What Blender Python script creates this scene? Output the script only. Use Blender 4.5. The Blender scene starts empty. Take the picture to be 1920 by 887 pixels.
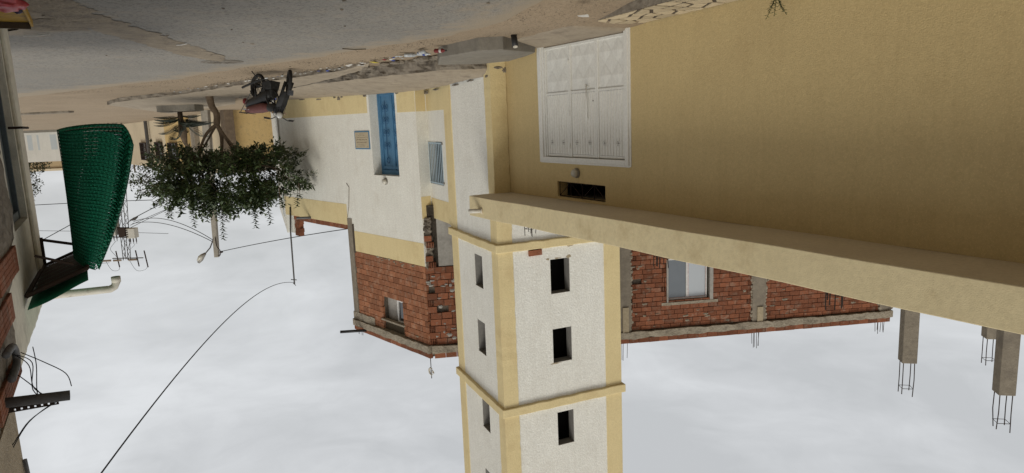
import bpy, math, random
from mathutils import Vector, Matrix, noise as mnoise
R = math.radians
sc = bpy.context.scene
col = sc.collection
random.seed(7)

# ------------------------------------------------------------------ camera (held upside down, as in the photograph)
cd = bpy.data.cameras.new('camera'); cam = bpy.data.objects.new('camera', cd); col.objects.link(cam)
CR = Vector((0.99917996, 0.00677794, -0.0399183)); CU = Vector((0.04048965, -0.16726206, 0.9850807)); CF = Vector((0, 0.98588917, 0.16739934))
cam.matrix_world = Matrix(((-CR.x, -CU.x, -CF.x, 0), (-CR.y, -CU.y, -CF.y, 0), (-CR.z, -CU.z, -CF.z, 1.6), (0, 0, 0, 1)))
cd.sensor_width = 36; cd.lens = 36 * 1300 / 1920; cd.clip_end = 3000; cd.clip_start = .05
sc.camera = cam

# ------------------------------------------------------------------ sky, sun, exposure
SUN_EL, SUN_AZ = R(50), R(172)           # azimuth measured clockwise from +Y
w = bpy.data.worlds.new('World'); sc.world = w; w.use_nodes = True
nt = w.node_tree; nt.nodes.clear()
def nd(t, ty, **k):
    n = t.nodes.new(ty)
    for a, b in k.items():
        if a in n.inputs: n.inputs[a].default_value = b
        else: setattr(n, a, b)
    return n
out = nd(nt, 'ShaderNodeOutputWorld')
sky = nd(nt, 'ShaderNodeTexSky'); sky.sky_type = 'NISHITA'; sky.sun_disc = False
sky.sun_elevation = SUN_EL; sky.sun_rotation = SUN_AZ; sky.air_density = 1.5; sky.dust_density = 4
bg1 = nd(nt, 'ShaderNodeBackground'); bg1.inputs[1].default_value = .08
nt.links.new(sky.outputs[0], bg1.inputs[0])
tc = nd(nt, 'ShaderNodeTexCoord'); mp = nd(nt, 'ShaderNodeMapping'); mp.inputs['Scale'].default_value = (1, 1, 3.2)
nt.links.new(tc.outputs['Generated'], mp.inputs[0])
n1 = nd(nt, 'ShaderNodeTexNoise'); n1.inputs['Scale'].default_value = 3.0; n1.inputs['Detail'].default_value = 6; n1.inputs['Roughness'].default_value = .52; n1.inputs['Distortion'].default_value = .5
nt.links.new(mp.outputs[0], n1.inputs['Vector'])
cr = nd(nt, 'ShaderNodeValToRGB'); e = cr.color_ramp.elements
e[0].position = .36; e[0].color = (.54, .552, .562, 1); e[1].position = .72; e[1].color = (.735, .75, .765, 1)
m1 = e.new(.5); m1.color = (.61, .622, .634, 1)
n2 = nd(nt, 'ShaderNodeTexNoise'); n2.inputs['Scale'].default_value = 9; n2.inputs['Detail'].default_value = 7; n2.inputs['Roughness'].default_value = .6; n2.inputs['Distortion'].default_value = 1.2
nt.links.new(mp.outputs[0], n2.inputs['Vector'])
ma = nd(nt, 'ShaderNodeMath', operation='MULTIPLY_ADD'); nt.links.new(n2.outputs['Fac'], ma.inputs[0]); ma.inputs[1].default_value = .24; mb_ = nd(nt, 'ShaderNodeMath', operation='SUBTRACT'); nt.links.new(n1.outputs['Fac'], mb_.inputs[0]); mb_.inputs[1].default_value = .12
nt.links.new(mb_.outputs[0], ma.inputs[2]); nt.links.new(ma.outputs[0], cr.inputs[0])
bg2 = nd(nt, 'ShaderNodeBackground'); bg2.inputs[1].default_value = .97
nt.links.new(cr.outputs[0], bg2.inputs[0])
mx = nd(nt, 'ShaderNodeMixShader'); mx.inputs[0].default_value = .9
nt.links.new(bg1.outputs[0], mx.inputs[1]); nt.links.new(bg2.outputs[0], mx.inputs[2]); nt.links.new(mx.outputs[0], out.inputs[0])
sl = bpy.data.lights.new('sun', 'SUN'); sl.energy = 1.5; sl.angle = R(25); sl.color = (1, .96, .86)
so = bpy.data.objects.new('sun', sl); col.objects.link(so)
dv = Vector((math.sin(SUN_AZ) * math.cos(SUN_EL), math.cos(SUN_AZ) * math.cos(SUN_EL), math.sin(SUN_EL)))
so.rotation_euler = dv.to_track_quat('Z', 'Y').to_euler(); so.location = (0, 0, 40)
sc.view_settings.view_transform = 'Standard'; sc.view_settings.look = 'None'; sc.view_settings.gamma = 1; sc.view_settings.exposure = .16
sc.view_settings.use_curve_mapping = False

# ------------------------------------------------------------------ materials
M = {}
def mk(name, c, c2=None, sc_=2.5, rough=.85, bump=0, bs=60, streak=0, sc2=None, stain=None, stain_s=1.2, stain_a=.5, spec=.25, metal=0, rnd=0, vor=0, streakcol=(.25, .21, .16), coord='pos', det=6, speck=None):
    m = bpy.data.materials.new(name); m.use_nodes = True; t = m.node_tree; b = t.nodes['Principled BSDF']; L = t.links.new
    b.inputs['Roughness'].default_value = rough; b.inputs['Metallic'].default_value = metal; b.inputs['Specular IOR Level'].default_value = spec
    if coord == 'pos': g = nd(t, 'ShaderNodeNewGeometry'); P = g.outputs['Position']
    else: g = nd(t, 'ShaderNodeTexCoord'); P = g.outputs['Object']
    def ns(scale, detail=5, ro=.6, vec=P, dist=0):
        n = nd(t, 'ShaderNodeTexNoise'); n.inputs['Scale'].default_value = scale; n.inputs['Detail'].default_value = detail; n.inputs['Roughness'].default_value = ro; n.inputs['Distortion'].default_value = dist
        L(vec, n.inputs['Vector']); return n.outputs['Fac']
    def ramp(f, a, b_):
        n = nd(t, 'ShaderNodeMapRange'); n.inputs[1].default_value = a; n.inputs[2].default_value = b_; L(f, n.inputs[0]); return n.outputs[0]
    def mix(f, a, b_, amt=1, blend='MIX'):
        n = nd(t, 'ShaderNodeMix'); n.data_type = 'RGBA'; n.blend_type = blend
        if amt != 1:
            q = nd(t, 'ShaderNodeMath', operation='MULTIPLY'); L(f, q.inputs[0]); q.inputs[1].default_value = amt; f = q.outputs[0]
        L(f, n.inputs[0])
        for v, i in ((a, 6), (b_, 7)):
            if isinstance(v, (tuple, list)): n.inputs[i].default_value = (*v[:3], 1)
            else: L(v, n.inputs[i])
        return n.outputs[2]
    if c2 is None: c2 = tuple(x * .78 for x in c)
    C = mix(ramp(ns(sc_, det), .3, .7), c, c2)
    C = mix(ramp(ns(sc2 or bs * .35, 3), .38, .68), C, tuple(x * .8 for x in c2), .45)
    if stain is not None: C = mix(ramp(ns(stain_s, 7, .68), .52, .66), C, stain, stain_a)
    if speck:
        C = mix(ramp(ns(speck[0], 3, .55), .5, .68), C, tuple(x * speck[1] for x in c), 1)
        C = mix(ramp(ns(speck[0] * 2.3, 2, .5), .56, .66), C, tuple(min(.9, x * 1.12) for x in c), .6)
    if streak:
        mpn = nd(t, 'ShaderNodeMapping'); mpn.inputs['Scale'].default_value = (5, 5, .35); L(P, mpn.inputs[0])
        f1 = ramp(ns(1.5, 5, .6, mpn.outputs[0]), .48, .8)
        C = mix(f1, C, streakcol, streak)
    if rnd:
        oi = nd(t, 'ShaderNodeObjectInfo'); h = nd(t, 'ShaderNodeHueSaturation'); L(C, h.inputs['Color'])
        r1 = nd(t, 'ShaderNodeMapRange'); r1.inputs[3].default_value = 1 - rnd; r1.inputs[4].default_value = 1 + rnd * .8; L(oi.outputs['Random'], r1.inputs[0]); L(r1.outputs[0], h.inputs['Value'])
        C = h.outputs[0]
    L(C, b.inputs['Base Color'])
    if bump:
        hgt = ns(bs, 4, .65)
        if vor:
            v = nd(t, 'ShaderNodeTexVoronoi'); v.inputs['Scale'].default_value = vor; L(P, v.inputs['Vector'])
            a = nd(t, 'ShaderNodeMath', operation='ADD'); L(hgt, a.inputs[0]); L(v.outputs[0], a.inputs[1]); hgt = a.outputs[0]
        bp = nd(t, 'ShaderNodeBump'); bp.inputs['Strength'].default_value = bump; bp.inputs['Distance'].default_value = .02
        L(hgt, bp.inputs['Height']); L(bp.outputs[0], b.inputs['Normal'])
    M[name] = m; return m
mk('white_stucco', (.82, .805, .735), (.74, .72, .65), 1.3, speck=(13, .86), rough=.95, bump=.75, bs=26, streak=.16, sc2=24, streakcol=(.42, .36, .28), stain=(.55, .5, .41), stain_a=.3)
mk('white_minaret', (.84, .825, .76), (.76, .745, .68), 1.6, .95, .9, 22, speck=(12, .86), streak=.16, sc2=20, streakcol=(.45, .4, .32), stain=(.57, .53, .46), stain_a=.3)
mk('yellow_stucco', (.75, .62, .35), (.69, .565, .31), 1.5, .95, .5, 40, streak=.12, sc2=26, streakcol=(.36, .25, .12), stain=(.5, .36, .18), stain_a=.3)
mk('ochre_wall', (.65, .51, .265), (.59, .458, .235), .6, .93, .4, 45, streak=.22, sc2=18, streakcol=(.42, .31, .15), stain=(.5, .375, .19), stain_a=.4, stain_s=.55, speck=(24, .9))
mk('fascia', (.72, .61, .38), (.66, .555, .34), 1.2, .93, .3, 60, sc2=14, stain=(.42, .31, .16), stain_a=.4, stain_s=1.5)
mk('soffit', (.66, .59, .47), (.6, .53, .42), 1.2, .95, .3, 60)
mk('gate_paint', (.82, .81, .76), (.77, .76, .71), 1.5, .55, .05, 60, streak=.12, spec=.4, streakcol=(.42, .38, .31))
mk('dark_interior', (.018, .016, .014), None, 3, .95)  # near-black base colour paints in the shade of hollow spaces
mk('interior_plaster', (.16, .15, .14), None, 3, .95)
mk('reveal_plaster', (.55, .54, .51), (.48, .47, .44), 4, .9, .3, 40)
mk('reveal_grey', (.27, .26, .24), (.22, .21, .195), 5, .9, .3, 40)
mk('concrete', (.29, .25, .195), (.21, .18, .14), 3, .95, .5, 30, streak=.3, streakcol=(.12, .105, .09), stain=(.14, .12, .1), stain_s=2.5)
mk('old_concrete', (.36, .315, .245), (.27, .23, .175), 4, .95, .8, 22, stain=(.12, .1, .08), stain_s=3.5, stain_a=.6, vor=14)
mk('grey_render', (.42, .40, .365), (.31, .295, .27), 1.6, .95, .4, 40, streak=.3, stain=(.2, .19, .17), stain_s=2)
mk('mortar', (.16, .135, .105), (.09, .075, .06), 8, .97, .8, 30)
mk('brick', (.29, .112, .058), (.2, .074, .04), 5, .9, .35, 40, rnd=.3, sc2=13, stain=(.42, .33, .25), stain_s=5, stain_a=.35)
mk('brick_orange', (.38, .165, .085), (.28, .115, .06), 4, .9, .3, 40, rnd=.22, sc2=13, stain=(.48, .37, .28), stain_s=5, stain_a=.35)
mk('rusty_steel', (.06, .038, .028), (.035, .025, .02), 12, .8, metal=.4)
mk('black_plastic', (.02, .02, .021), None, 6, .5, spec=.4)
mk('pvc', (.60, .57, .50), (.5, .46, .38), 6, .6, stain=(.22, .17, .12), stain_s=9, spec=.35)
mk('pvc_dark', (.17, .165, .16), (.1, .1, .1), 8, .6)
mk('blue_door', (.085, .22, .37), (.07, .185, .32), 5, .5, .05, 60, streak=.15, streakcol=(.03, .08, .14), spec=.4)
mk('blue_iron', (.012, .07, .17), None, 6, .5)
mk('grille_blue', (.42, .53, .6), (.34, .43, .49), 8, .55, streak=.2, streakcol=(.15, .13, .11))
mk('grille_back', (.008, .012, .018), None, 4, .7)
mk('plaque_blue', (.10, .24, .40), None, 6, .5)
mk('plaque_stone', (.50, .43, .31), (.43, .36, .25), 12, .7)
mk('plaque_ink', (.12, .09, .06), None, 6, .8)
mk('lamp_glass', (.55, .53, .46), (.45, .42, .35), 20, .25, spec=.6)
mk('lamp_metal', (.30, .28, .25), None, 20, .5, metal=.5)
mk('white_frame', (.72, .71, .69), None, 8, .45, spec=.4)
mk('protective_film', (.35, .06, .06), (.6, .5, .5), 14, .5)
mk('leaf', (.062, .092, .03), (.036, .056, .018), 4, .42, spec=.5, sc2=9, stain=(.055, .085, .022), stain_s=2.2, stain_a=.6)
mk('leaf_dry', (.10, .085, .03), (.05, .055, .02), 4, .7)
mk('palm_leaf', (.03, .04, .02), (.016, .022, .011), 5, .5, spec=.4)
mk('bark', (.17, .125, .085), (.11, .078, .052), 6, .95, .8, 24, streak=.3, streakcol=(.06, .045, .03))
mk('far_leaf', (.07, .075, .035), (.04, .045, .022), 2, .8)
mk('cable', (.012, .012, .013), None, 5, .6)
mk('asphalt_patch', (.27, .225, .165), (.2, .165, .125), 3, .97, .9, 18, stain=(.12, .1, .085), stain_s=3, vor=20)
mk('pavement', (.34, .285, .215), (.27, .225, .17), 1.6, .96, .5, 22, stain=(.16, .13, .1), stain_s=2.2, stain_a=.6)
mk('kerb', (.25, .215, .17), (.17, .145, .115), 3, .97, .9, 14, stain=(.07, .06, .05), stain_s=3, stain_a=.65, vor=9)
mk('ramp_concrete', (.24, .22, .185), (.18, .165, .14), 2, .95, .5, 30, streak=.25, streakcol=(.1, .09, .075))
mk('flagstone', (.52, .43, .29), (.44, .36, .24), 5, .9, .5, 30, rnd=.18)
mk('stone_joint', (.10, .078, .058), (.07, .055, .042), 6, .97, .5, 30)
mk('net_green', (.026, .36, .20), (.018, .27, .15), 3, .5, spec=.4)
mk('net_dark', (.010, .16, .09), None, 5, .6)
mk('net_frame', (.030, .022, .018), (.05, .03, .02), 10, .85)
mk('cream_wall', (.76, .72, .6), (.68, .63, .52), 1.5, .95, .4, 30, streak=.3, streakcol=(.33, .3, .24), stain=(.4, .37, .3), stain_s=2)
mk('tan_stucco', (.46, .38, .27), (.39, .32, .225), 2, .97, 1, 30, stain=(.28, .23, .17), stain_s=4)
mk('shutter', (.12, .145, .155), (.09, .11, .12), 3, .6, streak=.3, streakcol=(.06, .06, .055))
mk('cream_far', (.66, .56, .40), (.6, .5, .35), .8, .95, streak=.2, streakcol=(.4, .32, .22))
mk('yellow_far', (.62, .45, .21), (.55, .39, .17), .8, .95, streak=.15, streakcol=(.36, .27, .15), stain=(.2, .16, .1), stain_s=5, stain_a=.35)
mk('grey_far', (.62, .60, .55), (.55, .53, .48), .8, .95, streak=.25, streakcol=(.35, .33, .29))
mk('bluegrey_paint', (.40, .44, .46), (.45, .47, .47), 2, .95)
mk('tan_far', (.47, .35, .2), (.4, .3, .18), .6, .95)
mk('stone_far', (.2, .15, .1), (.12, .09, .065), 5, .97, 1, 12)
mk('pole_concrete', (.36, .33, .28), (.28, .255, .215), 3, .95, .3, 30, streak=.3, streakcol=(.16, .14, .12))
mk('galvanised', (.11, .105, .1), (.075, .07, .065), 6, .7, metal=.3)
mk('transformer', (.55, .53, .47), (.47, .45, .4), 3, .6)
mk('insulator', (.30, .22, .14), (.2, .14, .09), 6, .4, spec=.5)
mk('moto_black', (.009, .009, .010), (.014, .014, .014), 10, .5, spec=.35)
mk('tyre', (.016, .015, .015), (.026, .024, .022), 14, .9)
mk('chrome', (.62, .62, .62), (.45, .44, .42), 12, .22, metal=.95)
mk('engine', (.035, .034, .032), (.015, .015, .015), 18, .55, metal=.4)
mk('seat_brown', (.115, .035, .03), (.085, .026, .022), 6, .6, spec=.35)
mk('headlight', (.5, .5, .48), None, 6, .15, spec=.7)
mk('bag_red', (.42, .04, .045), (.28, .02, .03), 14, .4, spec=.5)
mk('bag_dark', (.03, .02, .05), None, 10, .4)
mk('tray_yellow', (.45, .26, .02), (.36, .2, .018), 5, .7, stain=(.16, .1, .04), stain_s=6)
mk('tray_wood', (.085, .06, .038), None, 6, .9)
mk('plastic_clear', (.42, .44, .45), (.33, .35, .36), 10, .25, spec=.6)
mk('litter_white', (.6, .59, .56), (.45, .43, .4), 14, .8)
mk('litter_blue', (.05, .08, .3), None, 14, .5)
mk('litter_red', (.18, .03, .03), None, 14, .6)
mk('litter_yellow', (.5, .4, .06), None, 14, .6)
mk('litter_brown', (.06, .045, .03), (.1, .08, .05), 14, .9)
mk('pebble', (.22, .18, .13), (.13, .105, .08), 9, .95)
mk('manhole', (.2, .178, .148), (.16, .142, .118), 10, .9, .6, 40)
mk('board', (.42, .35, .24), (.34, .28, .19), 8, .9, .3, 40)
# glass
def glass(name, c, rough=.04):
    m = bpy.data.materials.new(name); m.use_nodes = True; b = m.node_tree.nodes['Principled BSDF']
    b.inputs['Base Color'].default_value = (*c, 1); b.inputs['Roughness'].default_value = rough; b.inputs['Specular IOR Level'].default_value = 1; b.inputs['IOR'].default_value = 1.6; M[name] = m
    t = m.node_tree; n = nd(t, 'ShaderNodeTexNoise'); n.inputs['Scale'].default_value = 1.3; g = nd(t, 'ShaderNodeNewGeometry'); t.links.new(g.outputs['Position'], n.inputs['Vector'])
    bp = nd(t, 'ShaderNodeBump'); bp.inputs['Strength'].default_value = .04; bp.inputs['Distance'].default_value = .3; t.links.new(n.outputs[0], bp.inputs['Height']); t.links.new(bp.outputs[0], b.inputs['Normal'])
glass('pane_grey', (.10, .115, .13)); glass('pane_pale', (.42, .45, .48), .12); glass('pane_dark', (.015, .017, .02))
# ground dirt and asphalt with their own nodes
def ground_mat(name, c, c2, dust, speck, bs, attr=None):
    m = bpy.data.materials.new(name); m.use_nodes = True; t = m.node_tree; b = t.nodes['Principled BSDF']; L = t.links.new
    b.inputs['Roughness'].default_value = .95; b.inputs['Specular IOR Level'].default_value = .2
    g = nd(t, 'ShaderNodeNewGeometry'); P = g.outputs['Position']
    def ns(s, d=6, ro=.62, dist=0):
        n = nd(t, 'ShaderNodeTexNoise'); n.inputs['Scale'].default_value = s; n.inputs['Detail'].default_value = d; n.inputs['Roughness'].default_value = ro; n.inputs['Distortion'].default_value = dist; L(P, n.inputs['Vector']); return n.outputs['Fac']
    def rp(f, a, b_, lo=0, hi=1):
        n = nd(t, 'ShaderNodeMapRange'); n.inputs[1].default_value = a; n.inputs[2].default_value = b_; n.inputs[3].default_value = lo; n.inputs[4].default_value = hi; L(f, n.inputs[0]); return n.outputs[0]
    def mix(f, a, b_):
        n = nd(t, 'ShaderNodeMix'); n.data_type = 'RGBA'; L(f, n.inputs[0])
        for v, i in ((a, 6), (b_, 7)):
            if isinstance(v, tuple): n.inputs[i].default_value = (*v, 1)
            else: L(v, n.inputs[i])
        return n.outputs[2]
    C = mix(rp(ns(.45), .32, .7), c, c2)
    C = mix(rp(ns(2.6, 8, .7), .5, .75, 0, .55), C, dust)
    C = mix(rp(ns(20, 3, .6), .5, .68, 0, .8), C, speck)
    C = mix(rp(ns(70, 2, .5), .5, .72, 0, .6), C, tuple(min(1, x * 1.45) for x in c))
    if attr:
        a = nd(t, 'ShaderNodeAttribute', attribute_name=attr)
        ad = nd(t, 'ShaderNodeMath', operation='ADD'); L(a.outputs['Fac'], ad.inputs[0]); L(rp(ns(1.3, 7, .7), .3, .7, -.35, .35), ad.inputs[1])
        C = mix(rp(ad.outputs[0], .3, .85), C, dust)
    L(C, b.inputs['Base Color'])
    bp = nd(t, 'ShaderNodeBump'); bp.inputs['Strength'].default_value = .6; bp.inputs['Distance'].default_value = .02; L(ns(bs, 5, .7), bp.inputs['Height']); L(bp.outputs[0], b.inputs['Normal'])
    M[name] = m
ground_mat('dirt', (.29, .225, .155), (.23, .178, .122), (.34, .275, .2), (.15, .115, .08), 14)
ground_mat('asphalt', (.235, .22, .195), (.19, .178, .16), (.29, .24, .178), (.085, .08, .073), 30, 'dust')

# ------------------------------------------------------------------ helpers
ORG = {}
def origin(p):
    return ORG.get(p.name, Vector((0, 0, 0))) if p else Vector((0, 0, 0))
def tag(o, label=None, cat=None, group=None, kind=None):
    if label: o['label'] = label
    if cat: o['category'] = cat
    if group: o['group'] = group
    if kind: o['kind'] = kind
    return o
def thing(name, loc, label, cat, group=None):
    o = bpy.data.objects.new(name, None); col.objects.link(o); o.location = loc; o.empty_display_size = .2
    ORG[o.name] = Vector(loc); return tag(o, label, cat, group)
def place(me, name, parent, mat4=None):
    """object with mesh given in root-local space (or with own matrix in world space)"""
    o = bpy.data.objects.new(name, me); col.objects.link(o)
    og = origin(parent)
    if parent: o.parent = parent; ORG[o.name] = og
    if mat4 is not None:
        m = mat4.copy(); m.translation -= og; o.matrix_local = m
    return o
class Fr:
    """vertical wall frame: s along the wall, z up, t outwards"""
    def __init__(s, P, ang, flip=False):
        a = R(ang); s.P = Vector((P[0], P[1], 0)); s.d = Vector((math.sin(a), math.cos(a), 0)); s.n = Vector((math.cos(a), -math.sin(a), 0)) * (-1 if flip else 1)
    def __call__(s, a, z, t=0): return s.P + s.d * a + s.n * t + Vector((0, 0, z))
    def mat(s, a, z, t): 
        p = s(a, z, t); up = Vector((0, 0, 1)); y = -s.n; x = y.cross(up)
        return Matrix(((x.x, y.x, 0, p.x), (x.y, y.y, 0, p.y), (x.z, y.z, 1, p.z), (0, 0, 0, 1)))
class MB:
    def __init__(s): s.v = []; s.f = []; s.mi = []
    def add(s, vs, fs, mi=0):
        n = len(s.v); s.v += [Vector(v) for v in vs]; s.f += [tuple(i + n for i in f) for f in fs]; s.mi += [mi] * len(fs); return s
    def hexa(s, p, mi=0):  # 8 points: bottom 4 ccw, top 4 ccw
        return s.add(p, [(3, 2, 1, 0), (4, 5, 6, 7), (0, 1, 5, 4), (1, 2, 6, 5), (2, 3, 7, 6), (3, 0, 4, 7)], mi)
    def fbox(s, fr, s0, s1, z0, z1, t0, t1, mi=0):
        return s.hexa([fr(s0, z0, t1), fr(s1, z0, t1), fr(s1, z0, t0), fr(s0, z0, t0), fr(s0, z1, t1), fr(s1, z1, t1), fr(s1, z1, t0), fr(s0, z1, t0)], mi)
    def box(s, c, h, mi=0):
        x, y, z = c; a, b, d = h
        return s.hexa([(x - a, y - b, z - d), (x + a, y - b, z - d), (x + a, y + b, z - d), (x - a, y + b, z - d), (x - a, y - b, z + d), (x + a, y - b, z + d), (x + a, y + b, z + d), (x - a, y + b, z + d)], mi)
    def tube(s, pts, r, n=6, mi=0, cap=True):
        pts = [Vector(p) for p in pts]; rs = r if isinstance(r, (list, tuple)) else [r] * len(pts)
        base = len(s.v); ref = None
        for i, p in enumerate(pts):
            d = (pts[min(i + 1, len(pts) - 1)] - pts[max(i - 1, 0)]).normalized()
            if ref is None: ref = d.orthogonal().normalized()
            else:
                ref = ref - d * ref.dot(d)
                ref = ref.normalized() if ref.length > 1e-6 else d.orthogonal().normalized()
            b = d.cross(ref)
            for k in range(n):
                a = 2 * math.pi * k / n; s.v.append(p + (ref * math.cos(a) + b * math.sin(a)) * rs[i])
        for i in range(len(pts) - 1):
            for k in range(n):
                k2 = (k + 1) % n; s.f.append((base + i * n + k, base + i * n + k2, base + (i + 1) * n + k2, base + (i + 1) * n + k)); s.mi.append(mi)
        if cap:
            s.f.append(tuple(base + k for k in reversed(range(n)))); s.mi.append(mi)
            e0 = base + (len(pts) - 1) * n; s.f.append(tuple(e0 + k for k in range(n))); s.mi.append(mi)
        return s
    def lathe(s, c, axis, prof, n=16, mi=0, cap=True):
        """prof: list of (radius, distance along axis)"""
        c = Vector(c); ax = Vector(axis).normalized(); u = ax.orthogonal().normalized(); v = ax.cross(u); base = len(s.v)
        for r, h in prof:
            for k in range(n):
                a = 2 * math.pi * k / n; s.v.append(c + ax * h + (u * math.cos(a) + v * math.sin(a)) * r)
        for i in range(len(prof) - 1):
            for k in range(n):
                k2 = (k + 1) % n; s.f.append((base + i * n + k, base + i * n + k2, base + (i + 1) * n + k2, base + (i + 1) * n + k)); s.mi.append(mi)
        if not cap: return s
        s.f.append(tuple(base + k for k in reversed(range(n)))); s.mi.append(mi)
        e0 = base + (len(prof) - 1) * n; s.f.append(tuple(e0 + k for k in range(n))); s.mi.append(mi)
        return s
    def poly(s, pts, z0, z1, mi=0):  # vertical prism over xy polygon
        n = len(pts); vs = [(p[0], p[1], z0) for p in pts] + [(p[0], p[1], z1) for p in pts]
        return s.add(vs, [tuple(reversed(range(n))), tuple(range(n, 2 * n))] + [(i, (i + 1) % n, n + (i + 1) % n, n + i) for i in range(n)], mi)
    def mesh(s, name, mats, off=Vector((0, 0, 0)), smooth=False):
        me = bpy.data.meshes.new(name); me.from_pydata([v - off for v in s.v], [], s.f)
        for m in (mats if isinstance(mats, (list, tuple)) else [mats]): me.materials.append(M[m])
        if any(s.mi): me.polygons.foreach_set('material_index', s.mi)
        if smooth: me.polygons.foreach_set('use_smooth', [True] * len(s.f))
        me.update(); return me
    def build(s, name, mats, parent=None, smooth=False, bevel=0, fixn=True):
        me = s.mesh(name, mats, origin(parent), smooth)
        if fixn:
            import bmesh
            bm = bmesh.new(); bm.from_mesh(me); bmesh.ops.recalc_face_normals(bm, faces=bm.faces); bm.to_mesh(me); bm.free()
        o = place(me, name, parent)
        if bevel:
            b = o.modifiers.new('bevel', 'BEVEL'); b.width = bevel; b.segments = 2; b.limit_method = 'ANGLE'; b.angle_limit = R(40)
        return o
def wallmesh(fr, s0, s1, z0, z1, t0, t1, holes=()):
    """wall slab between t0 (inner) and t1 (outer) with rectangular holes (s0,s1,z0,z1)"""
    ss = sorted({s0, s1, *[h[0] for h in holes], *[h[1] for h in holes]}); zz = sorted({z0, z1, *[h[2] for h in holes], *[h[3] for h in holes]})
    ss = [x for x in ss if s0 <= x <= s1]; zz = [x for x in zz if z0 <= x <= z1]
    ns, nz = len(ss) - 1, len(zz) - 1
    def solid(i, j):
        if i < 0 or j < 0 or i >= ns or j >= nz: return False
        a, b = (ss[i] + ss[i + 1]) / 2, (zz[j] + zz[j + 1]) / 2
        return not any(h[0] < a < h[1] and h[2] < b < h[3] for h in holes)
    mb = MB()
    def q(*p): mb.add(p, [(0, 1, 2, 3)])
    for i in range(ns):
        for j in range(nz):
            if not solid(i, j): continue
            a, b, c, d = ss[i], ss[i + 1], zz[j], zz[j + 1]
            q(fr(a, c, t1), fr(b, c, t1), fr(b, d, t1), fr(a, d, t1)); q(fr(a, c, t0), fr(a, d, t0), fr(b, d, t0), fr(b, c, t0))
            if not solid(i - 1, j): q(fr(a, c, t0), fr(a, c, t1), fr(a, d, t1), fr(a, d, t0))
            if not solid(i + 1, j): q(fr(b, c, t1), fr(b, c, t0), fr(b, d, t0), fr(b, d, t1))
            if not solid(i, j - 1): q(fr(a, c, t1), fr(a, c, t0), fr(b, c, t0), fr(b, c, t1))
            if not solid(i, j + 1): q(fr(a, d, t0), fr(a, d, t1), fr(b, d, t1), fr(b, d, t0))
    # weld
    import bmesh
    return mb
def lerp(a, b, t): return a + (b - a) * t
def interp(x, tb):
    if x <= tb[0][0]: return tb[0][1]
    for (a, u), (b, v) in zip(tb, tb[1:]):
        if x <= b: return lerp(u, v, (x - a) / (b - a))
    return tb[-1][1]
def sag(a, b, d, n=24):
    a, b = Vector(a), Vector(b)
    return [a.lerp(b, i / n) - Vector((0, 0, d * 4 * (i / n) * (1 - i / n))) for i in range(n + 1)]
def spline(pts, n=8):
    pts = [Vector(p) for p in pts]; o = []
    for i in range(len(pts) - 1):
        p0 = pts[max(i - 1, 0)]; p1 = pts[i]; p2 = pts[i + 1]; p3 = pts[min(i + 2, len(pts) - 1)]
        for k in range(n):
            t = k / n; o.append(.5 * ((2 * p1) + (p2 - p0) * t + (2 * p0 - 5 * p1 + 4 * p2 - p3) * t * t + (3 * p1 - p0 - 3 * p2 + p3) * t ** 3))
    o.append(pts[-1]); return o

WA = Fr((-.776, 16.424), 30)                 # ochre building street wall
LF = Fr((.375, 17.595), 23.3); RF = Fr((.375, 17.595), -66.7, True)   # minaret street face, camera face
FA = Fr((2.919, 22.556), 41.5)               # mosque facade
GF = Fr((2.92, 22.55), -82.5, True)          # brick storey side face
NH = Fr((7.28, 10.51), 30, True)             # near house on the right

# ------------------------------------------------------------------ ground and road
HT = [(15, 0), (20, .045), (28, .12), (35, .3), (45, .6), (80, .85), (150, 1.0)]
def sstep(a, b, x):
    k = min(1, max(0, (x - a) / (b - a))); return k * k * (3 - 2 * k)
def hgt(x, y):
    dx, dy = x + .776, y - 16.424; s_ = dx * .5 + dy * .866; t_ = dx * .866 - dy * .5
    return interp(y, HT) - .24 * sstep(-3.2, -5.2, s_) * sstep(6.5, 1.9, t_)
def nz(x, y, s, a): return a * mnoise.noise(Vector((x * s, y * s, 3.1)))
def axis_pts(lo, f0, f1, hi, step, grow=1.25):
    a = [f0 + i * step for i in range(int((f1 - f0) / step) + 1)]
    s = step; x = a[-1]
    while x < hi: s *= grow; x += s; a.append(x)
    s = step; x = a[0]; pre = []
    while x > lo: s *= grow; x -= s; pre.append(x)
    return pre[::-1] + a
xs = axis_pts(-900, -6, 24, 900, .22); ys = axis_pts(-300, 7.5, 36, 1500, .22)
vs = [(x, y, hgt(x, y) - .012 + (nz(x, y, .8, .02) + nz(x, y, 3, .008)) * (1 if 5 < y < 60 else 0)) for y in ys for x in xs]
nx = len(xs); fs = [(j * nx + i, j * nx + i + 1, (j + 1) * nx + i + 1, (j + 1) * nx + i) for j in range(len(ys) - 1) for i in range(nx - 1)]
me = bpy.data.meshes.new('ground'); me.from_pydata(vs, [], fs); me.materials.append(M['dirt']); me.polygons.foreach_set('use_smooth', [True] * len(fs))
tag(place(me, 'ground', None), kind='structure')
TE = [(-16, 2.5), (-5.7, 2.75), (-4.2, 2.85), (-1.1, 3.0), (3.2, 4.6), (9.8, 7.1), (17.6, 11.2), (40, 24)]
def t_right(s): return 9.75 if s < -1 else 9.75 + (s + 1) * 1.25
vs = []; dust = []; NS, NT = 190, 90
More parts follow.
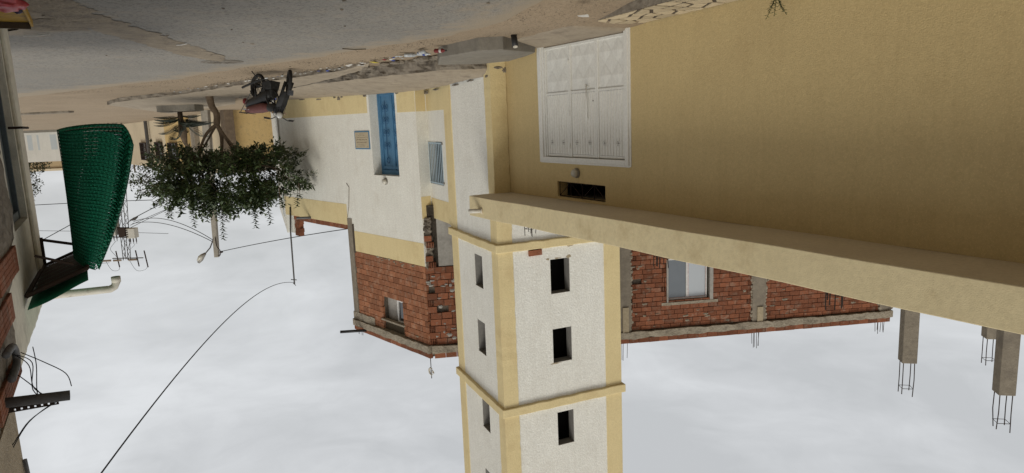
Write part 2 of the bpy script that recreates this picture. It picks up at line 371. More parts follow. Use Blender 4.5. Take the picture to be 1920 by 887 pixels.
for i in range(NS + 1):
    s = -15.5 + 38 * i / NS; te = interp(s, TE) + .16 * mnoise.noise(Vector((s * 1.7, 0, 0))) + .3 * mnoise.noise(Vector((s * .5, 4, 0))); tr = t_right(s)
    for j in range(NT + 1):
        k = j / NT; t = lerp(te, tr, k); p = WA(s, 0, t)
        vs.append((p.x, p.y, hgt(p.x, p.y) + .026 + nz(p.x, p.y, .5, .012) - .03 * max(0, 1 - (t - te) / .35)))
        dl = t - te; dr = tr - t
        dust.append(max(0, 1 - dl / 1.5) * .95 + max(0, 1 - dr / (1.6 if s < 1 else 3)) * .8 + max(0, (s - 9) / 9) * .8)
fs = [(i * (NT + 1) + j, i * (NT + 1) + j + 1, (i + 1) * (NT + 1) + j + 1, (i + 1) * (NT + 1) + j) for i in range(NS) for j in range(NT)]
me = bpy.data.meshes.new('road'); me.from_pydata(vs, [], fs); me.materials.append(M['asphalt']); me.polygons.foreach_set('use_smooth', [True] * len(fs))
at = me.attributes.new('dust', 'FLOAT', 'POINT'); at.data.foreach_set('value', [min(1, d) for d in dust])
tag(place(me, 'road', None), kind='structure')
def ragged_strip(name, path, wid, mat, lift, kind='structure', seed=0):
    rnd = random.Random(seed); pts = spline(path, 10); mb = MB(); n = len(pts)
    for i, p in enumerate(pts):
        d = (pts[min(i + 1, n - 1)] - pts[max(i - 1, 0)]).normalized(); sd = Vector((-d.y, d.x, 0)); wv = wid * (1 + .35 * mnoise.noise(Vector((i * .35, seed, 0)))) * min(1, .25 + i / 6, .25 + (n - 1 - i) / 6)
        for k in range(5):
            q = p + sd * wv * (k / 2 - 1) + sd * rnd.uniform(-.05, .05); mb.v.append(Vector((q.x, q.y, hgt(q.x, q.y) + lift + (rnd.uniform(-.008, .012) if 0 < k < 4 else -.012))))
    for i in range(n - 1):
        for k in range(4): mb.f.append((i * 5 + k, i * 5 + k + 1, (i + 1) * 5 + k + 1, (i + 1) * 5 + k)); mb.mi.append(0)
    return tag(mb.build(name, mat, smooth=True, fixn=False), kind=kind)
ragged_strip('road_patch', [(5.2, 8.0, 0), (5.5, 8.9, 0), (5.72, 9.8, 0), (5.8, 10.6, 0), (6.0, 12.2, 0), (6.22, 14.0, 0), (6.45, 16.2, 0)], .36, 'asphalt_patch', .045, seed=3)
ragged_strip('road_patch', [(5.9, 9.9, 0), (6.4, 10.3, 0), (6.9, 10.6, 0)], .5, 'asphalt_patch', .043, seed=5)

# pavements: strips between an outer (kerb) and an inner line
def strip(name, outer, inner, zb, mats, nsub=10, ncross=10, amp=.02, seed=0, rub=.05):
    O = []; I = []
    for a in range(len(outer) - 1):
        for k in range(nsub):
            O.append(Vector(outer[a]).lerp(Vector(outer[a + 1]), k / nsub)); I.append(Vector(inner[a]).lerp(Vector(inner[a + 1]), k / nsub))
    O.append(Vector(outer[-1])); I.append(Vector(inner[-1])); n = len(O); mb = MB()
    for i in range(n):
        jit = Vector((nz(O[i].x, O[i].y, 2.2, rub), nz(O[i].x + 9, O[i].y, 2.2, rub), 0))
        for k in range(ncross + 1):
            p = O[i].lerp(I[i], k / ncross) + jit * (1 - k / ncross)
            mb.v.append(p + Vector((0, 0, nz(p.x, p.y, 1.1, amp) + nz(p.x, p.y, 5, amp * .5) - (.02 if k == 0 else 0))))
    w_ = ncross + 1
    for i in range(n - 1):
        for k in range(ncross): mb.f.append((i * w_ + k, i * w_ + k + 1, (i + 1) * w_ + k + 1, (i + 1) * w_ + k)); mb.mi.append(0)
    b = len(mb.v); NR = 6       # rough outer face
    for i in range(n):
        for r in range(NR + 1):
            p = mb.v[i * w_].copy(); f = r / NR; p.z = lerp(p.z, zb, f)
            d = (O[i] - I[i]); d.z = 0; d.normalize()
            p += d * (0 if r == 0 else (rub * 1.3 * mnoise.noise(Vector((p.x * 2.2, p.y * 2.2, p.z * 5))) + rub * .8 * mnoise.noise(Vector((p.x * 7, p.y * 7, p.z * 9))) + rub * .7 * f))
            mb.v.append(p)
    for i in range(n - 1):
        for r in range(NR): mb.f.append((b + i * (NR + 1) + r, b + (i + 1) * (NR + 1) + r, b + (i + 1) * (NR + 1) + r + 1, b + i * (NR + 1) + r + 1)); mb.mi.append(1)
    for i in (0, n - 1):
        vs_ = [i * w_ + k for k in range(w_)]; p0 = len(mb.v)
        for k in vs_: q = mb.v[k].copy(); q.z = zb; mb.v.append(q)
        for k in range(ncross): mb.f.append((vs_[k], vs_[k + 1], p0 + k + 1, p0 + k)); mb.mi.append(1)
    return tag(mb.build(name, mats, fixn=True, smooth=False), kind='structure')
up_out = [(.36, 17.75, .36), (1.14, 17.5, .37), (1.72, 17.6, .375), (2.9, 18.7, .365), (4.5, 20.8, .32), (6.3, 23.3, .245), (8.5, 26.2, .275), (11, 29.1, .335)]
up_in = [(.42, 17.75, .52), (1.0, 18.9, .53), (1.7, 20.5, .57), (2.75, 22.4, .6), (4.2, 23.9, .6), (5.6, 25.5, .55), (8.0, 28.25, .47), (10.4, 30.9, .42)]
strip('pavement', up_out, up_in, -.05, ['pavement', 'kerb'], 12, 8, .02, 1, .07)
lo_out = [(3.55, 18.5, .06), (4.32, 19.25, .15), (6.27, 20.95, .18), (8.22, 22.58, .2), (10.3, 24.6, .22), (12.37, 26.63, .25), (15.59, 28.64, .3), (17.2, 30.5, .33)]
lo_in = [(3.75, 19.4, .09), (4.75, 20.7, .18), (6.6, 23.6, .215), (8.7, 26.4, .24), (11.2, 29.3, .3), (12.8, 33.4, .4), (17, 38, .5), (19, 40, .55)]
strip('pavement', lo_out, lo_in, -.05, ['pavement', 'kerb'], 12, 10, .025, 2, .06)

# concrete ramp block before the gate
rp = [(-.72, 16.15), (.02, 14.2), (.5, 14.2), (1.42, 15.55), (1.62, 17.2), (.6, 17.25), (-.1, 17.1), (-.55, 16.45)]
mb = MB(); n = len(rp); zt = [.15, .25, .25, .23, .25, .27, .24, .19]
mb.add([(p[0], p[1], -.05) for p in rp] + [(p[0] * 1 + (.03 if i in (0, 7) else -.0), p[1] + .012, z) for i, (p, z) in enumerate(zip(rp, zt))], [tuple(reversed(range(n))), tuple(range(n, 2 * n))] + [(i, (i + 1) % n, n + (i + 1) % n, n + i) for i in range(n)])
tag(mb.build('ramp', 'ramp_concrete', bevel=.02), 'low grey concrete ramp block beside the white gate, against the minaret corner', 'ramp')

# stone pavement under the canopy (crazy paving, each stone its own piece)
sp = thing('stone_pavement', WA(-6, 0, .9), None, None)
tag(sp, kind='structure')
def pz(s): return interp(s, [(-12, -.11), (-5.9, -.1), (-3.25, -.045)])
def endt(t): return lerp(-3.22, -3.62, t / 1.1)     # skewed end towards the gate
KT = 1.1
mb = MB(); NSEG = 14
for i in range(NSEG + 1):
    f = i / NSEG; row = []
    for t in (.005, KT, KT + .04):
        sv_ = lerp(-12, endt(min(t, KT)), f); mb.v.append(WA(sv_, pz(sv_) - (.35 if t > KT else 0), t))
for i in range(NSEG):
    k = i * 3; mb.f += [(k, k + 3, k + 4, k + 1), (k + 1, k + 4, k + 5, k + 2)]; mb.mi += [0, 1]
k = NSEG * 3; mb.v += [WA(-3.22, -.4, .005)]; mb.f.append((k, k + 3, k + 2, k + 1)); mb.mi.append(1)
mb.build('slab', ['stone_joint', 'kerb'], sp)
rs = random.Random(21); seeds = []
a = -10.2
while a < -3.2:
    t = .1
    while t < 1.08:
        seeds.append((a + rs.uniform(-.16, .16), t + rs.uniform(-.1, .1))); t += rs.uniform(.2, .34)
    a += rs.uniform(.28, .4)
def clip(poly, a, b, c):  # keep a*x+b*y<=c
    o = []
    for i in range(len(poly)):
        p, q = poly[i], poly[(i + 1) % len(poly)]; dp = a * p[0] + b * p[1] - c; dq = a * q[0] + b * q[1] - c
        if dp <= 0: o.append(p)
        if dp * dq < 0: k = dp / (dp - dq); o.append((p[0] + (q[0] - p[0]) * k, p[1] + (q[1] - p[1]) * k))
    return o
for i, p in enumerate(seeds):
    po = [(-10.5, .03), (-3.27, .03), (-3.66, 1.08), (-10.5, 1.08)]
    for j, q in enumerate(seeds):
        if i == j: continue
        dx, dy = q[0] - p[0], q[1] - p[1]; d = math.hypot(dx, dy)
        if d > 1.2 or d < 1e-4: continue
        m_ = (dx * (p[0] + q[0]) + dy * (p[1] + q[1])) / 2 - d * .03
        po = clip(po, dx, dy, m_)
        if len(po) < 3: break
    if len(po) < 3: continue
    mb = MB(); n = len(po); h_ = rs.uniform(.012, .02)
    cx = sum(q[0] for q in po) / n; cy = sum(q[1] for q in po) / n
    mb.v = [WA(q[0], pz(q[0]) - .01, q[1]) for q in po] + [WA(q[0], pz(q[0]) + h_ - .005, q[1]) for q in po] + [WA(lerp(q[0], cx, .07), pz(q[0]) + h_, lerp(q[1], cy, .07)) for q in po]
    mb.f = [tuple(range(2 * n, 3 * n))] + [(r * n + k, r * n + (k + 1) % n, (r + 1) * n + (k + 1) % n, (r + 1) * n + k) for r in (0, 1) for k in range(n)]; mb.mi = [0] * len(mb.f)
    mb.build('stone', 'flagstone', sp)
mb = MB(); NDR = 16
for i in range(NDR + 1):
    for j in range(9):
        s_ = lerp(-3.35, .1, i / NDR); t_ = lerp(-.05, 1.5 + .25 * mnoise.noise(Vector((s_ * 2, 5, 0))), j / 8); p = WA(s_, 0, t_); mb.v.append(Vector((p.x, p.y, lerp(.03, hgt(p.x, p.y) - .01, (j / 8) ** 1.5) + nz(p.x, p.y, 3, .008) - (.3 if i == 0 or j == 8 else 0))))
for i in range(NDR):
    for j in range(8): mb.f.append((i * 9 + j, i * 9 + j + 1, (i + 1) * 9 + j + 1, (i + 1) * 9 + j)); mb.mi.append(0)
tag(mb.build('driveway', 'pavement', None, smooth=True, fixn=False), kind='structure')

# ------------------------------------------------------------------ ochre building with canopy slab and white gate
ob = thing('ochre_building', WA(-6, 0, -.2), 'ochre plastered single-storey building with deep flat canopy slab along the left', 'building')
gs0, gs1, gz1 = -3.2, 0.0, 2.6
wallmesh(WA, -32, 2.0, -.4, 3.458, -.28, 0, [(gs0, gs1, -.4, gz1), (-2.4, -.63, 3.05, 3.40)]).build('wall', 'ochre_wall', ob)
mb = MB(); mb.fbox(WA, -32, 2.0, -.15, 3.455, -9.2, -9); mb.fbox(WA, -32.2, -32.002, -.15, 3.455, -9.2, -.02); mb.fbox(WA, 1.6, 1.75, -.1, 3.455, -9, -.29); mb.build('rear_wall', 'ochre_wall', ob)
mb = MB(); mb.fbox(WA, -15.9, 1.55, -.1, -.05, -8.9, -.3); mb.fbox(WA, -15.9, 1.55, 0, 3.4, -2.6, -2.5); mb.build('dark_vent_backing', 'dark_interior', ob)  # black sheets added so the room behind the vent reads as shade
# slab: subdivided so that its edges are not perfectly straight
mb = MB(); NSL = 80
for i in range(NSL + 1):
    s = lerp(-32.3, 1.68, i / NSL); e1 = nz(s, 1, .6, .02); e2 = nz(s, 7, .7, .018)
    mb.v += [WA(s, 3.46, -9.3), WA(s, 3.46 + e1 * .6, 1.12 + e2), WA(s, 3.955 + e1, 1.13 + e2), WA(s, 3.955, -9.3)]
for i in range(NSL):
    k = i * 4; mb.f += [(k, k + 4, k + 5, k + 1), (k + 1, k + 5, k + 6, k + 2), (k + 2, k + 6, k + 7, k + 3)]; mb.mi += [1, 0, 2]
mb.f += [(0, 1, 2, 3), (NSL * 4, NSL * 4 + 3, NSL * 4 + 2, NSL * 4 + 1)]; mb.mi += [0, 0]
mb.build('canopy_slab', ['fascia', 'soffit', 'concrete'], ob, bevel=.012)
# drain spout near slab end
c0 = WA(1.02, 3.78, 1.11); c1 = WA(1.28, 3.79, 1.40)
mb = MB(); mb.lathe(c0, c1 - c0, [(.055, 0), (.055, .34), (.047, .34), (.047, .02)], 16); mb.build('drain_spout', 'pvc', ob, smooth=True)
mb = MB(); mb.lathe(c0 - (c1 - c0) * .1, c1 - c0, [(.085, .03), (.08, .055), (.062, .065)], 12); mb.build('mortar_collar', 'soffit', ob, smooth=True)
# vent grille
mb = MB(); 
for z in (3.065, 3.385): mb.tube([WA(-2.39, z, -.06), WA(-.64, z, -.06)], .012, 5)
for k in range(5):
    a = -2.38 + .435 * k; mb.tube([WA(a, 3.06, -.06), WA(a, 3.39, -.06)], .009, 5)
    if k < 4:
        x0, x1 = a, a + .435
        mb.tube([WA(x0 + (.0 if k % 2 else .43), 3.07, -.055), WA(x0 + (.43 if k % 2 else 0), 3.38, -.055)], .008, 5)
mb.build('vent_grille', 'rusty_steel', ob)
# gate
fb = MB()
fb.fbox(WA, gs1 - .13, gs1, -.02, gz1 + .0, -.1, .045); fb.fbox(WA, gs0, gs0 + .11, -.02, gz1, -.1, .045); fb.fbox(WA, gs0 + .11, gs1 - .13, gz1 - .1, gz1 - .001, -.1, .045)
fb.fbox(WA, gs1 - .2, gs1 - .131, -.02, gz1 - .1, -.1, .01); fb.fbox(WA, gs1 + .001, gs1 + .05, .12, gz1 + .03, -.02, .02); fb.fbox(WA, gs0 - .05, gs0 - .001, -.02, gz1 + .03, -.02, .02); fb.fbox(WA, gs0, gs1, gz1 + .001, gz1 + .04, -.02, .02)
gate = fb.build('gate', 'gate_paint', ob, bevel=.006); gate['label'] = 'white painted steel gate of three leaves with flower cut-outs'
mb = MB(); mb.fbox(WA, gs0 + .001, gs1 - .001, -.14, .046, -.27, -.02); mb.build('threshold', 'pavement', gate)
lv = [(-1.17, -.205), (-2.14, -1.18), (-3.08, -2.15)]
for (a, b) in lv:
    mb = MB(); mb.fbox(WA, a, b, .05, 2.49, -.075, -.045)
    for q in ((a, a + .045), (b - .045, b)): mb.fbox(WA, q[0], q[1], .051, 2.489, -.044, -.012)
    for z in (.05, 1.06, 2.43): mb.fbox(WA, a + .046, b - .046, z + .001, z + .055, -.044, -.026)
    mb.build('leaf', 'gate_paint', gate, bevel=.004)
    mb = MB(); w0, w1, h0, h1 = a + .05, b - .05, .11, 1.055; NX, NY = 2, 2
    for i in range(NX):
        for j in range(NY):
            x0, x1 = lerp(w0, w1, i / NX), lerp(w0, w1, (i + 1) / NX); y0, y1 = lerp(h0, h1, j / NY), lerp(h0, h1, (j + 1) / NY); xm, ym = (x0 + x1) / 2, (y0 + y1) / 2
            q = [WA(xm, y0, -.042), WA(x1, ym, -.042), WA(xm, y1, -.042), WA(x0, ym, -.042), WA(xm, ym, -.026)]
            mb.add(q, [(0, 1, 4), (1, 2, 4), (2, 3, 4), (3, 0, 4)])
    mb.build('diamond_panel', 'gate_paint', gate, fixn=False)
    mb = MB(); n = 9
    for i in range(n):
        x0 = lerp(w0, w1, i / n); x1 = lerp(w0, w1, (i + 1) / n); d = x1 - x0
        mb.add([WA(x0, 1.12, -.044), WA(x0 + d * .2, 1.12, -.02), WA(x0 + d * .72, 1.12, -.02), WA(x0 + d * .92, 1.12, -.044), WA(x0, 2.425, -.044), WA(x0 + d * .2, 2.425, -.02), WA(x0 + d * .72, 2.425, -.02), WA(x0 + d * .92, 2.425, -.044)],
               [(0, 1, 5, 4), (1, 2, 6, 5), (2, 3, 7, 6)])
    mb.build('ribbed_panel', 'gate_paint', gate, fixn=False)
    for cx in (lerp(a, b, .27), lerp(a, b, .75)):
        mb = MB()
        for k in range(6):
            an = k * math.pi / 3; c = WA(cx + .042 * math.cos(an), 2.17 + .042 * math.sin(an), -.018)
            mb.lathe(c, WA.n, [(.024, 0), (.02, .008)], 8, 0); mb.lathe(c + WA.n * .008, WA.n, [(.011, 0), (.009, .002)], 6, 1)
        mb.lathe(WA(cx, 2.17, -.018), WA.n, [(.016, 0), (.012, .011)], 8, 1)
        mb.build('flower', ['gate_paint', 'lamp_metal'], gate)
mb = MB(); mb.tube([WA(-1.84, .95, .02), WA(-1.83, 1.7, .02)], .015, 8)
for z in (1.0, 1.65): mb.tube([WA(-1.84, z, -.03), WA(-1.84, z, .02)], .012, 6)
mb.build('handle', 'gate_paint', gate, smooth=True)
for s_ in (-.19, -1.175):
    for z in (.4, 1.5, 2.2):
        mb = MB(); mb.tube([WA(s_, z, .0), WA(s_, z + .1, .0)], .018, 8); mb.build('hinge', 'gate_paint', gate)
mb = MB(); mb.lathe(WA(-2.02, 1.3, -.02), WA.n, [(.012, 0), (.012, .012)], 10); mb.build('keyhole', 'rusty_steel', gate)
# wall lamps
def wall_lamp(fr, s, z, label, r=.11):
    t = thing('wall_lamp', fr(s, z, 0), label, 'lamp')
    mb = MB(); mb.lathe(fr(s, z, .0), fr.n, [(r, 0), (r, .03), (r * .9, .045)], 20); mb.build('base', 'lamp_metal', t, smooth=False)
    mb = MB(); mb.lathe(fr(s, z, .045), fr.n, [(r * .86, 0), (r * .82, .04), (r * .65, .075), (r * .35, .095), (.01, .1)], 20); mb.build('glass_dome', 'lamp_glass', t, smooth=True)
    mb = MB(); 
    for k in (-.4, .4): mb.tube([fr(s + k * r, z - r * .8, .05), fr(s + k * r, z - r * .5, .11), fr(s + k * r, z + r * .5, .11), fr(s + k * r, z + r * .8, .05)], .006, 5)
    mb.build('guard', 'lamp_metal', t)
wall_lamp(WA, -1.41, 2.83, 'round bulkhead lamp on the ochre wall above the white gate')

# ------------------------------------------------------------------ roof columns and starter bars on the ochre building
def rebars(parent_name, root, pts, z0, hs, r=.009, ring=None, seed=0):
    rr = random.Random(seed)
    for (x, y), h in zip(pts, hs):
        mb = MB(); mb.tube([(x, y, z0), (x + rr.uniform(-.006, .006), y + rr.uniform(-.006, .006), z0 + h * .5), (x + rr.uniform(-.015, .015), y + rr.uniform(-.015, .015), z0 + h)], r, 5); mb.build('rebar', 'rusty_steel', root)
    if ring:
        for z in ring:
            mb = MB(); q = [(x, y, z0 + z) for x, y in pts[:4]]; mb.tube(q + [q[0]], .006, 4); mb.build('tie', 'rusty_steel', root)
def sq(c, h, ang):
    a = R(ang); ux, uy = math.cos(a) * h, math.sin(a) * h
    return [(c[0] + ux - uy, c[1] + uy + ux), (c[0] - ux - uy, c[1] - uy + ux), (c[0] - ux + uy, c[1] - uy - ux), (c[0] + ux + uy, c[1] + uy - ux)]
for (c, zt_, hr, lab, sd) in [((-7.74, 13.1), 6.66, .68, 'concrete column with four bare rebars, first column right of the brick wing', 1), ((-8.6, 11.6), 6.74, .68, 'large concrete column with four bare rebars at the far edge of the roof', 2), ((-10.22, 14.3), 6.66, .62, 'concrete column partly hidden behind the largest roof column', 3)]:
    t = thing('roof_column', (c[0], c[1], 3.957), lab, 'column', 'concrete columns on the ochre roof')
    mb = MB(); mb.poly(sq(c, .135, 12), 3.957, zt_); mb.build('shaft', 'concrete', t, bevel=.012)
    rebars('rebar', t, sq(c, .1, 12), zt_ - .01, [hr, hr * .96, hr * 1.04, hr * .97], .009, [hr * .8], sd)
# starter bar bundles: on the roof slab, a little behind the fascia
for (s, t_, h, lab, sd) in [(-.18, .5, .36, 'rusty starter bars rising from the canopy in front of the minaret', 4), (-4.28, .2, .5, 'rusty starter bars above the canopy left of the white-framed window', 5), (-7.86, .2, .5, 'rusty starter bars above the canopy before the far end of the brick wing', 6), (-10.0, -2.0, .95, 'short rebar tips just clearing the canopy between the roof columns', 8)]:
    c = WA(s, 0, t_); t = thing('starter_bars', (c.x, c.y, 3.957), lab, 'rebar', 'starter bars on the canopy slab')
    rr = random.Random(sd); pts = sq((c.x, c.y), .1, 30) + [(c.x + rr.uniform(-.07, .07), c.y + rr.uniform(-.07, .07)) for _ in range(2)]
    rebars('rebar', t, pts, 3.95, [h * rr.uniform(.8, 1.05) for _ in pts], .009, [h * .55], sd)

# ------------------------------------------------------------------ minaret
mi = thing('minaret', LF(1.8, 0, -1.8), 'tall square minaret with white stucco faces and yellow corner strips', 'minaret')
W_ = 3.65; ZT = 14.4; TH = .3
lw = [(1.2, 1.8, 5.3, 6.22), (1.22, 1.82, 7.22, 8.17), (1.18, 1.76, 9.6, 10.48), (1.2, 1.78, 11.8, 12.7)]
rw = [(1.49, 2.07, 5.36, 6.31), (1.5, 2.08, 7.3, 8.26), (1.57, 2.08, 9.72, 10.7), (1.55, 2.07, 11.8, 12.7)]
wallmesh(LF, 0, W_, -.1, ZT, -TH, 0, lw).build('wall', 'white_minaret', mi)
wallmesh(RF, TH + .001, W_, -.1, ZT, -TH, 0, rw).build('wall', 'white_minaret', mi)
B2 = Fr(RF(W_ - TH, 0, 0)[:2], 23.3); B3 = Fr(LF(W_ - TH, 0, 0)[:2], -66.7, True)
wallmesh(B2, TH, W_ - .001, -.1, ZT, -TH, -.001).build('wall', 'white_minaret', mi)
mb = MB(); mb.hexa([RF(TH + .01, -.1, -W_ + TH), RF(W_ - TH - .01, -.1, -W_ + TH), RF(W_ - TH - .01, -.1, -W_ + .002), RF(TH + .01, -.1, -W_ + .002), RF(TH + .01, ZT, -W_ + TH), RF(W_ - TH - .01, ZT, -W_ + TH), RF(W_ - TH - .01, ZT, -W_ + .002), RF(TH + .01, ZT, -W_ + .002)]); mb.build('wall', 'white_minaret', mi)
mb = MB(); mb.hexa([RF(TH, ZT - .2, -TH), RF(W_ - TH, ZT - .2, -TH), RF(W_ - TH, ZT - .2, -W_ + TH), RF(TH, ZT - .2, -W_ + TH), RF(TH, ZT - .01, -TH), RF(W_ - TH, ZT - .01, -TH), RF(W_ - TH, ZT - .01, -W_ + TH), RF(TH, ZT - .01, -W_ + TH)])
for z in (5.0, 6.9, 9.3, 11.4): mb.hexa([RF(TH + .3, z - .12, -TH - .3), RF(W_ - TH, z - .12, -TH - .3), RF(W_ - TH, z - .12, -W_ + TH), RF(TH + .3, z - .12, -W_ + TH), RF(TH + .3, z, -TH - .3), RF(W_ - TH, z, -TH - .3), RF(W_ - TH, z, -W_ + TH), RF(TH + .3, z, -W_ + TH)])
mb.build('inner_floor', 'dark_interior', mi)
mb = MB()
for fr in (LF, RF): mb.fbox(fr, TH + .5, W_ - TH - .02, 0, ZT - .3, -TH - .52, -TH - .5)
mb.build('dark_window_backing', 'dark_interior', mi)  # black sheets, no real lining: shade behind the windows put in as colour
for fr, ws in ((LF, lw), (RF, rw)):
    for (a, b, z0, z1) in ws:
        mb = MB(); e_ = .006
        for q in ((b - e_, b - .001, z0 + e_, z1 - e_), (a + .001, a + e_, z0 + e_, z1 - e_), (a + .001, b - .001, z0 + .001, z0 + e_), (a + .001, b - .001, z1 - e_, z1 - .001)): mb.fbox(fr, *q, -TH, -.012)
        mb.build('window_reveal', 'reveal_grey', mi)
def quoin(corner, z0, z1, wL, wR, p=.025):
    """L-shaped strip wrapping the near corner"""
    a = [LF(-p, 0, p), LF(wL, 0, p), LF(wL, 0, -.01), LF(.0, 0, -.01)]
    b_ = [RF(wR, 0, p), RF(wR, 0, -.01)]
    pts = [RF(wR, 0, p), None, LF(wL, 0, p), LF(wL, 0, -.012), LF(.012, 0, -.012), RF(wR, 0, -.012)]
    pts[1] = LF(0, 0, 0) + LF.n * p + RF.n * p
    return [(q.x, q.y) for q in pts]
for (z0, z1) in ((.3, 4.79), (5.02, 9.27), (9.52, 13.88)):
    zb = z0 if z0 > 1 else -.05; NQ = int((z1 - zb) / .09); mb = MB()
    for i in range(NQ + 1):
        z = lerp(zb, z1, i / NQ); pts_ = quoin(0, 0, 0, .4 + .022 * mnoise.noise(Vector((z * 4, 1, 0))), .4 + .022 * mnoise.noise(Vector((z * 4, 9, 0))), .025 + .008 * mnoise.noise(Vector((z * 5, 5, 0)))); mb.v += [Vector((p[0], p[1], z)) for p in pts_]
    for i in range(NQ):
        for k in range(6): mb.f.append((i * 6 + k, i * 6 + (k + 1) % 6, (i + 1) * 6 + (k + 1) % 6, (i + 1) * 6 + k)); mb.mi.append(0)
    mb.f += [tuple(reversed(range(6))), tuple(NQ * 6 + k for k in range(6))]; mb.mi += [0, 0]
    mb.build('corner_strip', 'yellow_stucco', mi)
    mb = MB(); mb.fbox(LF, W_ - .52, W_ + .01, z0, z1, -.01, .022); mb.build('corner_strip', 'yellow_stucco', mi, bevel=.01)
    mb = MB(); mb.fbox(RF, W_ - .5, W_ + .01, max(z0, 3.98), z1, -.01, .022); mb.build('corner_strip', 'yellow_stucco', mi, bevel=.01)
def ring(z0, z1, p):
    q = [LF(0, 0, 0) + LF.n * p + RF.n * p, LF(W_, 0, 0) + LF.n * p - RF.n * p, LF(W_, 0, -W_) - LF.n * p - RF.n * p, RF(W_, 0, 0) - LF.n * p + RF.n * p]
    i = [LF(.2, 0, -.2), LF(W_ - .2, 0, -.2), LF(W_ - .2, 0, -W_ + .2), RF(W_ - .2, 0, -.2)]
    mb = MB(); NR_ = 26
    def line(cs): return [cs[k].lerp(cs[(k + 1) % 4], j / NR_) for k in range(4) for j in range(NR_)]
    o = line(q); ii = line(i); n = len(o)
    for k, (a, b) in enumerate(zip(o, ii)):
        j0 = nz(a.x * 2, a.y * 2, 1.5, .02) + nz(a.x * 2, a.y * 2, 5, .012); mb.v += [a + Vector((0, 0, z0 + j0)), a + Vector((0, 0, z1 + j0 * .6)), b + Vector((0, 0, z1)), b + Vector((0, 0, z0))]
    for k in range(n):
        a, b = k * 4, ((k + 1) % n) * 4
        for e_ in range(4): mb.f.append((a + e_, a + (e_ + 1) % 4, b + (e_ + 1) % 4, b + e_)); mb.mi.append(0)
    return mb
for z0, z1 in ((4.79, 5.01), (9.27, 9.51), (13.88, 14.12)): ring(z0, z1, .1).build('cornice', 'yellow_stucco', mi, bevel=.02)
mb = MB(); mb.fbox(RF, .401, 1.2, -.05, 3.455, -.01, .012); mb.build('yellow_plinth', 'ochre_wall', mi)
# chipped plaster round the window tops and below the cornice, with a brick sticking out
mb = MB(); rr = random.Random(5)
for (c, z, wd, hh) in [(1.42, 5.335, .1, .06), (2.05, 5.34, .16, .09), (1.72, 5.34, .22, .05), (1.3, 5.02, .5, .03), (2.1, 5.03, .22, .06), (1.55, 8.28, .4, .03)]:
    k = 10; vs = [RF(c + wd * .5 * math.cos(2 * math.pi * i / k) * rr.uniform(.7, 1.1), z + hh * .5 * math.sin(2 * math.pi * i / k) * rr.uniform(.3, 1.5), .002) for i in range(k)] + [RF(c, z, .005)]
    mb.add(vs, [(i, (i + 1) % k, k) for i in range(k)])
mb.build('chipped_plaster', 'board', mi, fixn=False)

# ------------------------------------------------------------------ bricks
def brick_mesh(name, mat, ribs=5):
    mb = MB(); pr = []
    for r in range(ribs):
        a, b = r / ribs, (r + 1) / ribs; pr += [(a, .05), (lerp(a, b, .12), 0), (lerp(a, b, .88), 0), (b, .05)] if r == 0 else [(lerp(a, b, .12), 0), (lerp(a, b, .88), 0), (b, .05)]
    n = len(pr)
    for x in (-.5, .5):
        mb.v += [Vector((x, y, z)) for z, y in pr] + [Vector((x, 1, 1)), Vector((x, 1, 0))]
    m_ = n + 2
    mb.f = [(i, i + 1, m_ + i + 1, m_ + i) for i in range(m_ - 1)] + [(m_ - 1, 0, m_, 2 * m_ - 1), tuple(range(m_)), tuple(reversed(range(m_, 2 * m_)))]; mb.mi = [0] * len(mb.f)
    me = mb.mesh(name, mat); 
    import bmesh
    bm = bmesh.new(); bm.from_mesh(me); bmesh.ops.recalc_face_normals(bm, faces=bm.faces); bm.to_mesh(me); bm.free(); return me
def hollow_mesh(name, mat, nx_=3, nz_=4):
    mb = MB(); W0 = .16 / nx_; 
    mb.add([(-.5, .55, 0), (.5, .55, 0), (.5, 1, 0), (-.5, 1, 0), (-.5, .55, 1), (.5, .55, 1), (.5, 1, 1), (-.5, 1, 1)], [(3, 2, 1, 0), (4, 5, 6, 7), (0, 1, 5, 4), (1, 2, 6, 5), (2, 3, 7, 6), (3, 0, 4, 7)])
    for i in range(nx_ + 1):
        x = -.5 + i / nx_; a, b = max(-.5, x - W0), min(.5, x + W0)
        mb.add([(a, 0, 0), (b, 0, 0), (b, .55, 0), (a, .55, 0), (a, 0, 1), (b, 0, 1), (b, .55, 1), (a, .55, 1)], [(3, 2, 1, 0), (4, 5, 6, 7), (0, 1, 5, 4), (1, 2, 6, 5), (3, 0, 4, 7)])
    for j in range(nz_ + 1):
        z = j / nz_; a, b = max(0, z - .035), min(1, z + .035)
        mb.add([(-.499, .006, a), (.499, .006, a), (.499, .55, a), (-.499, .55, a), (-.499, .006, b), (.499, .006, b), (.499, .55, b), (-.499, .55, b)], [(3, 2, 1, 0), (4, 5, 6, 7), (0, 1, 5, 4)])
    return mb.mesh(name, mat)
BR = {m: (brick_mesh('brick', m), hollow_mesh('hollow_brick', m)) for m in ('brick', 'brick_orange')}
def brick_xf(fr, s, z, t, L, H, D, rz=0, ry=0):
    return fr.mat(s, z, t) @ Matrix.Rotation(rz, 4, 'Z') @ Matrix.Rotation(ry, 4, 'Y') @ Matrix.Diagonal((L, D, H, 1))
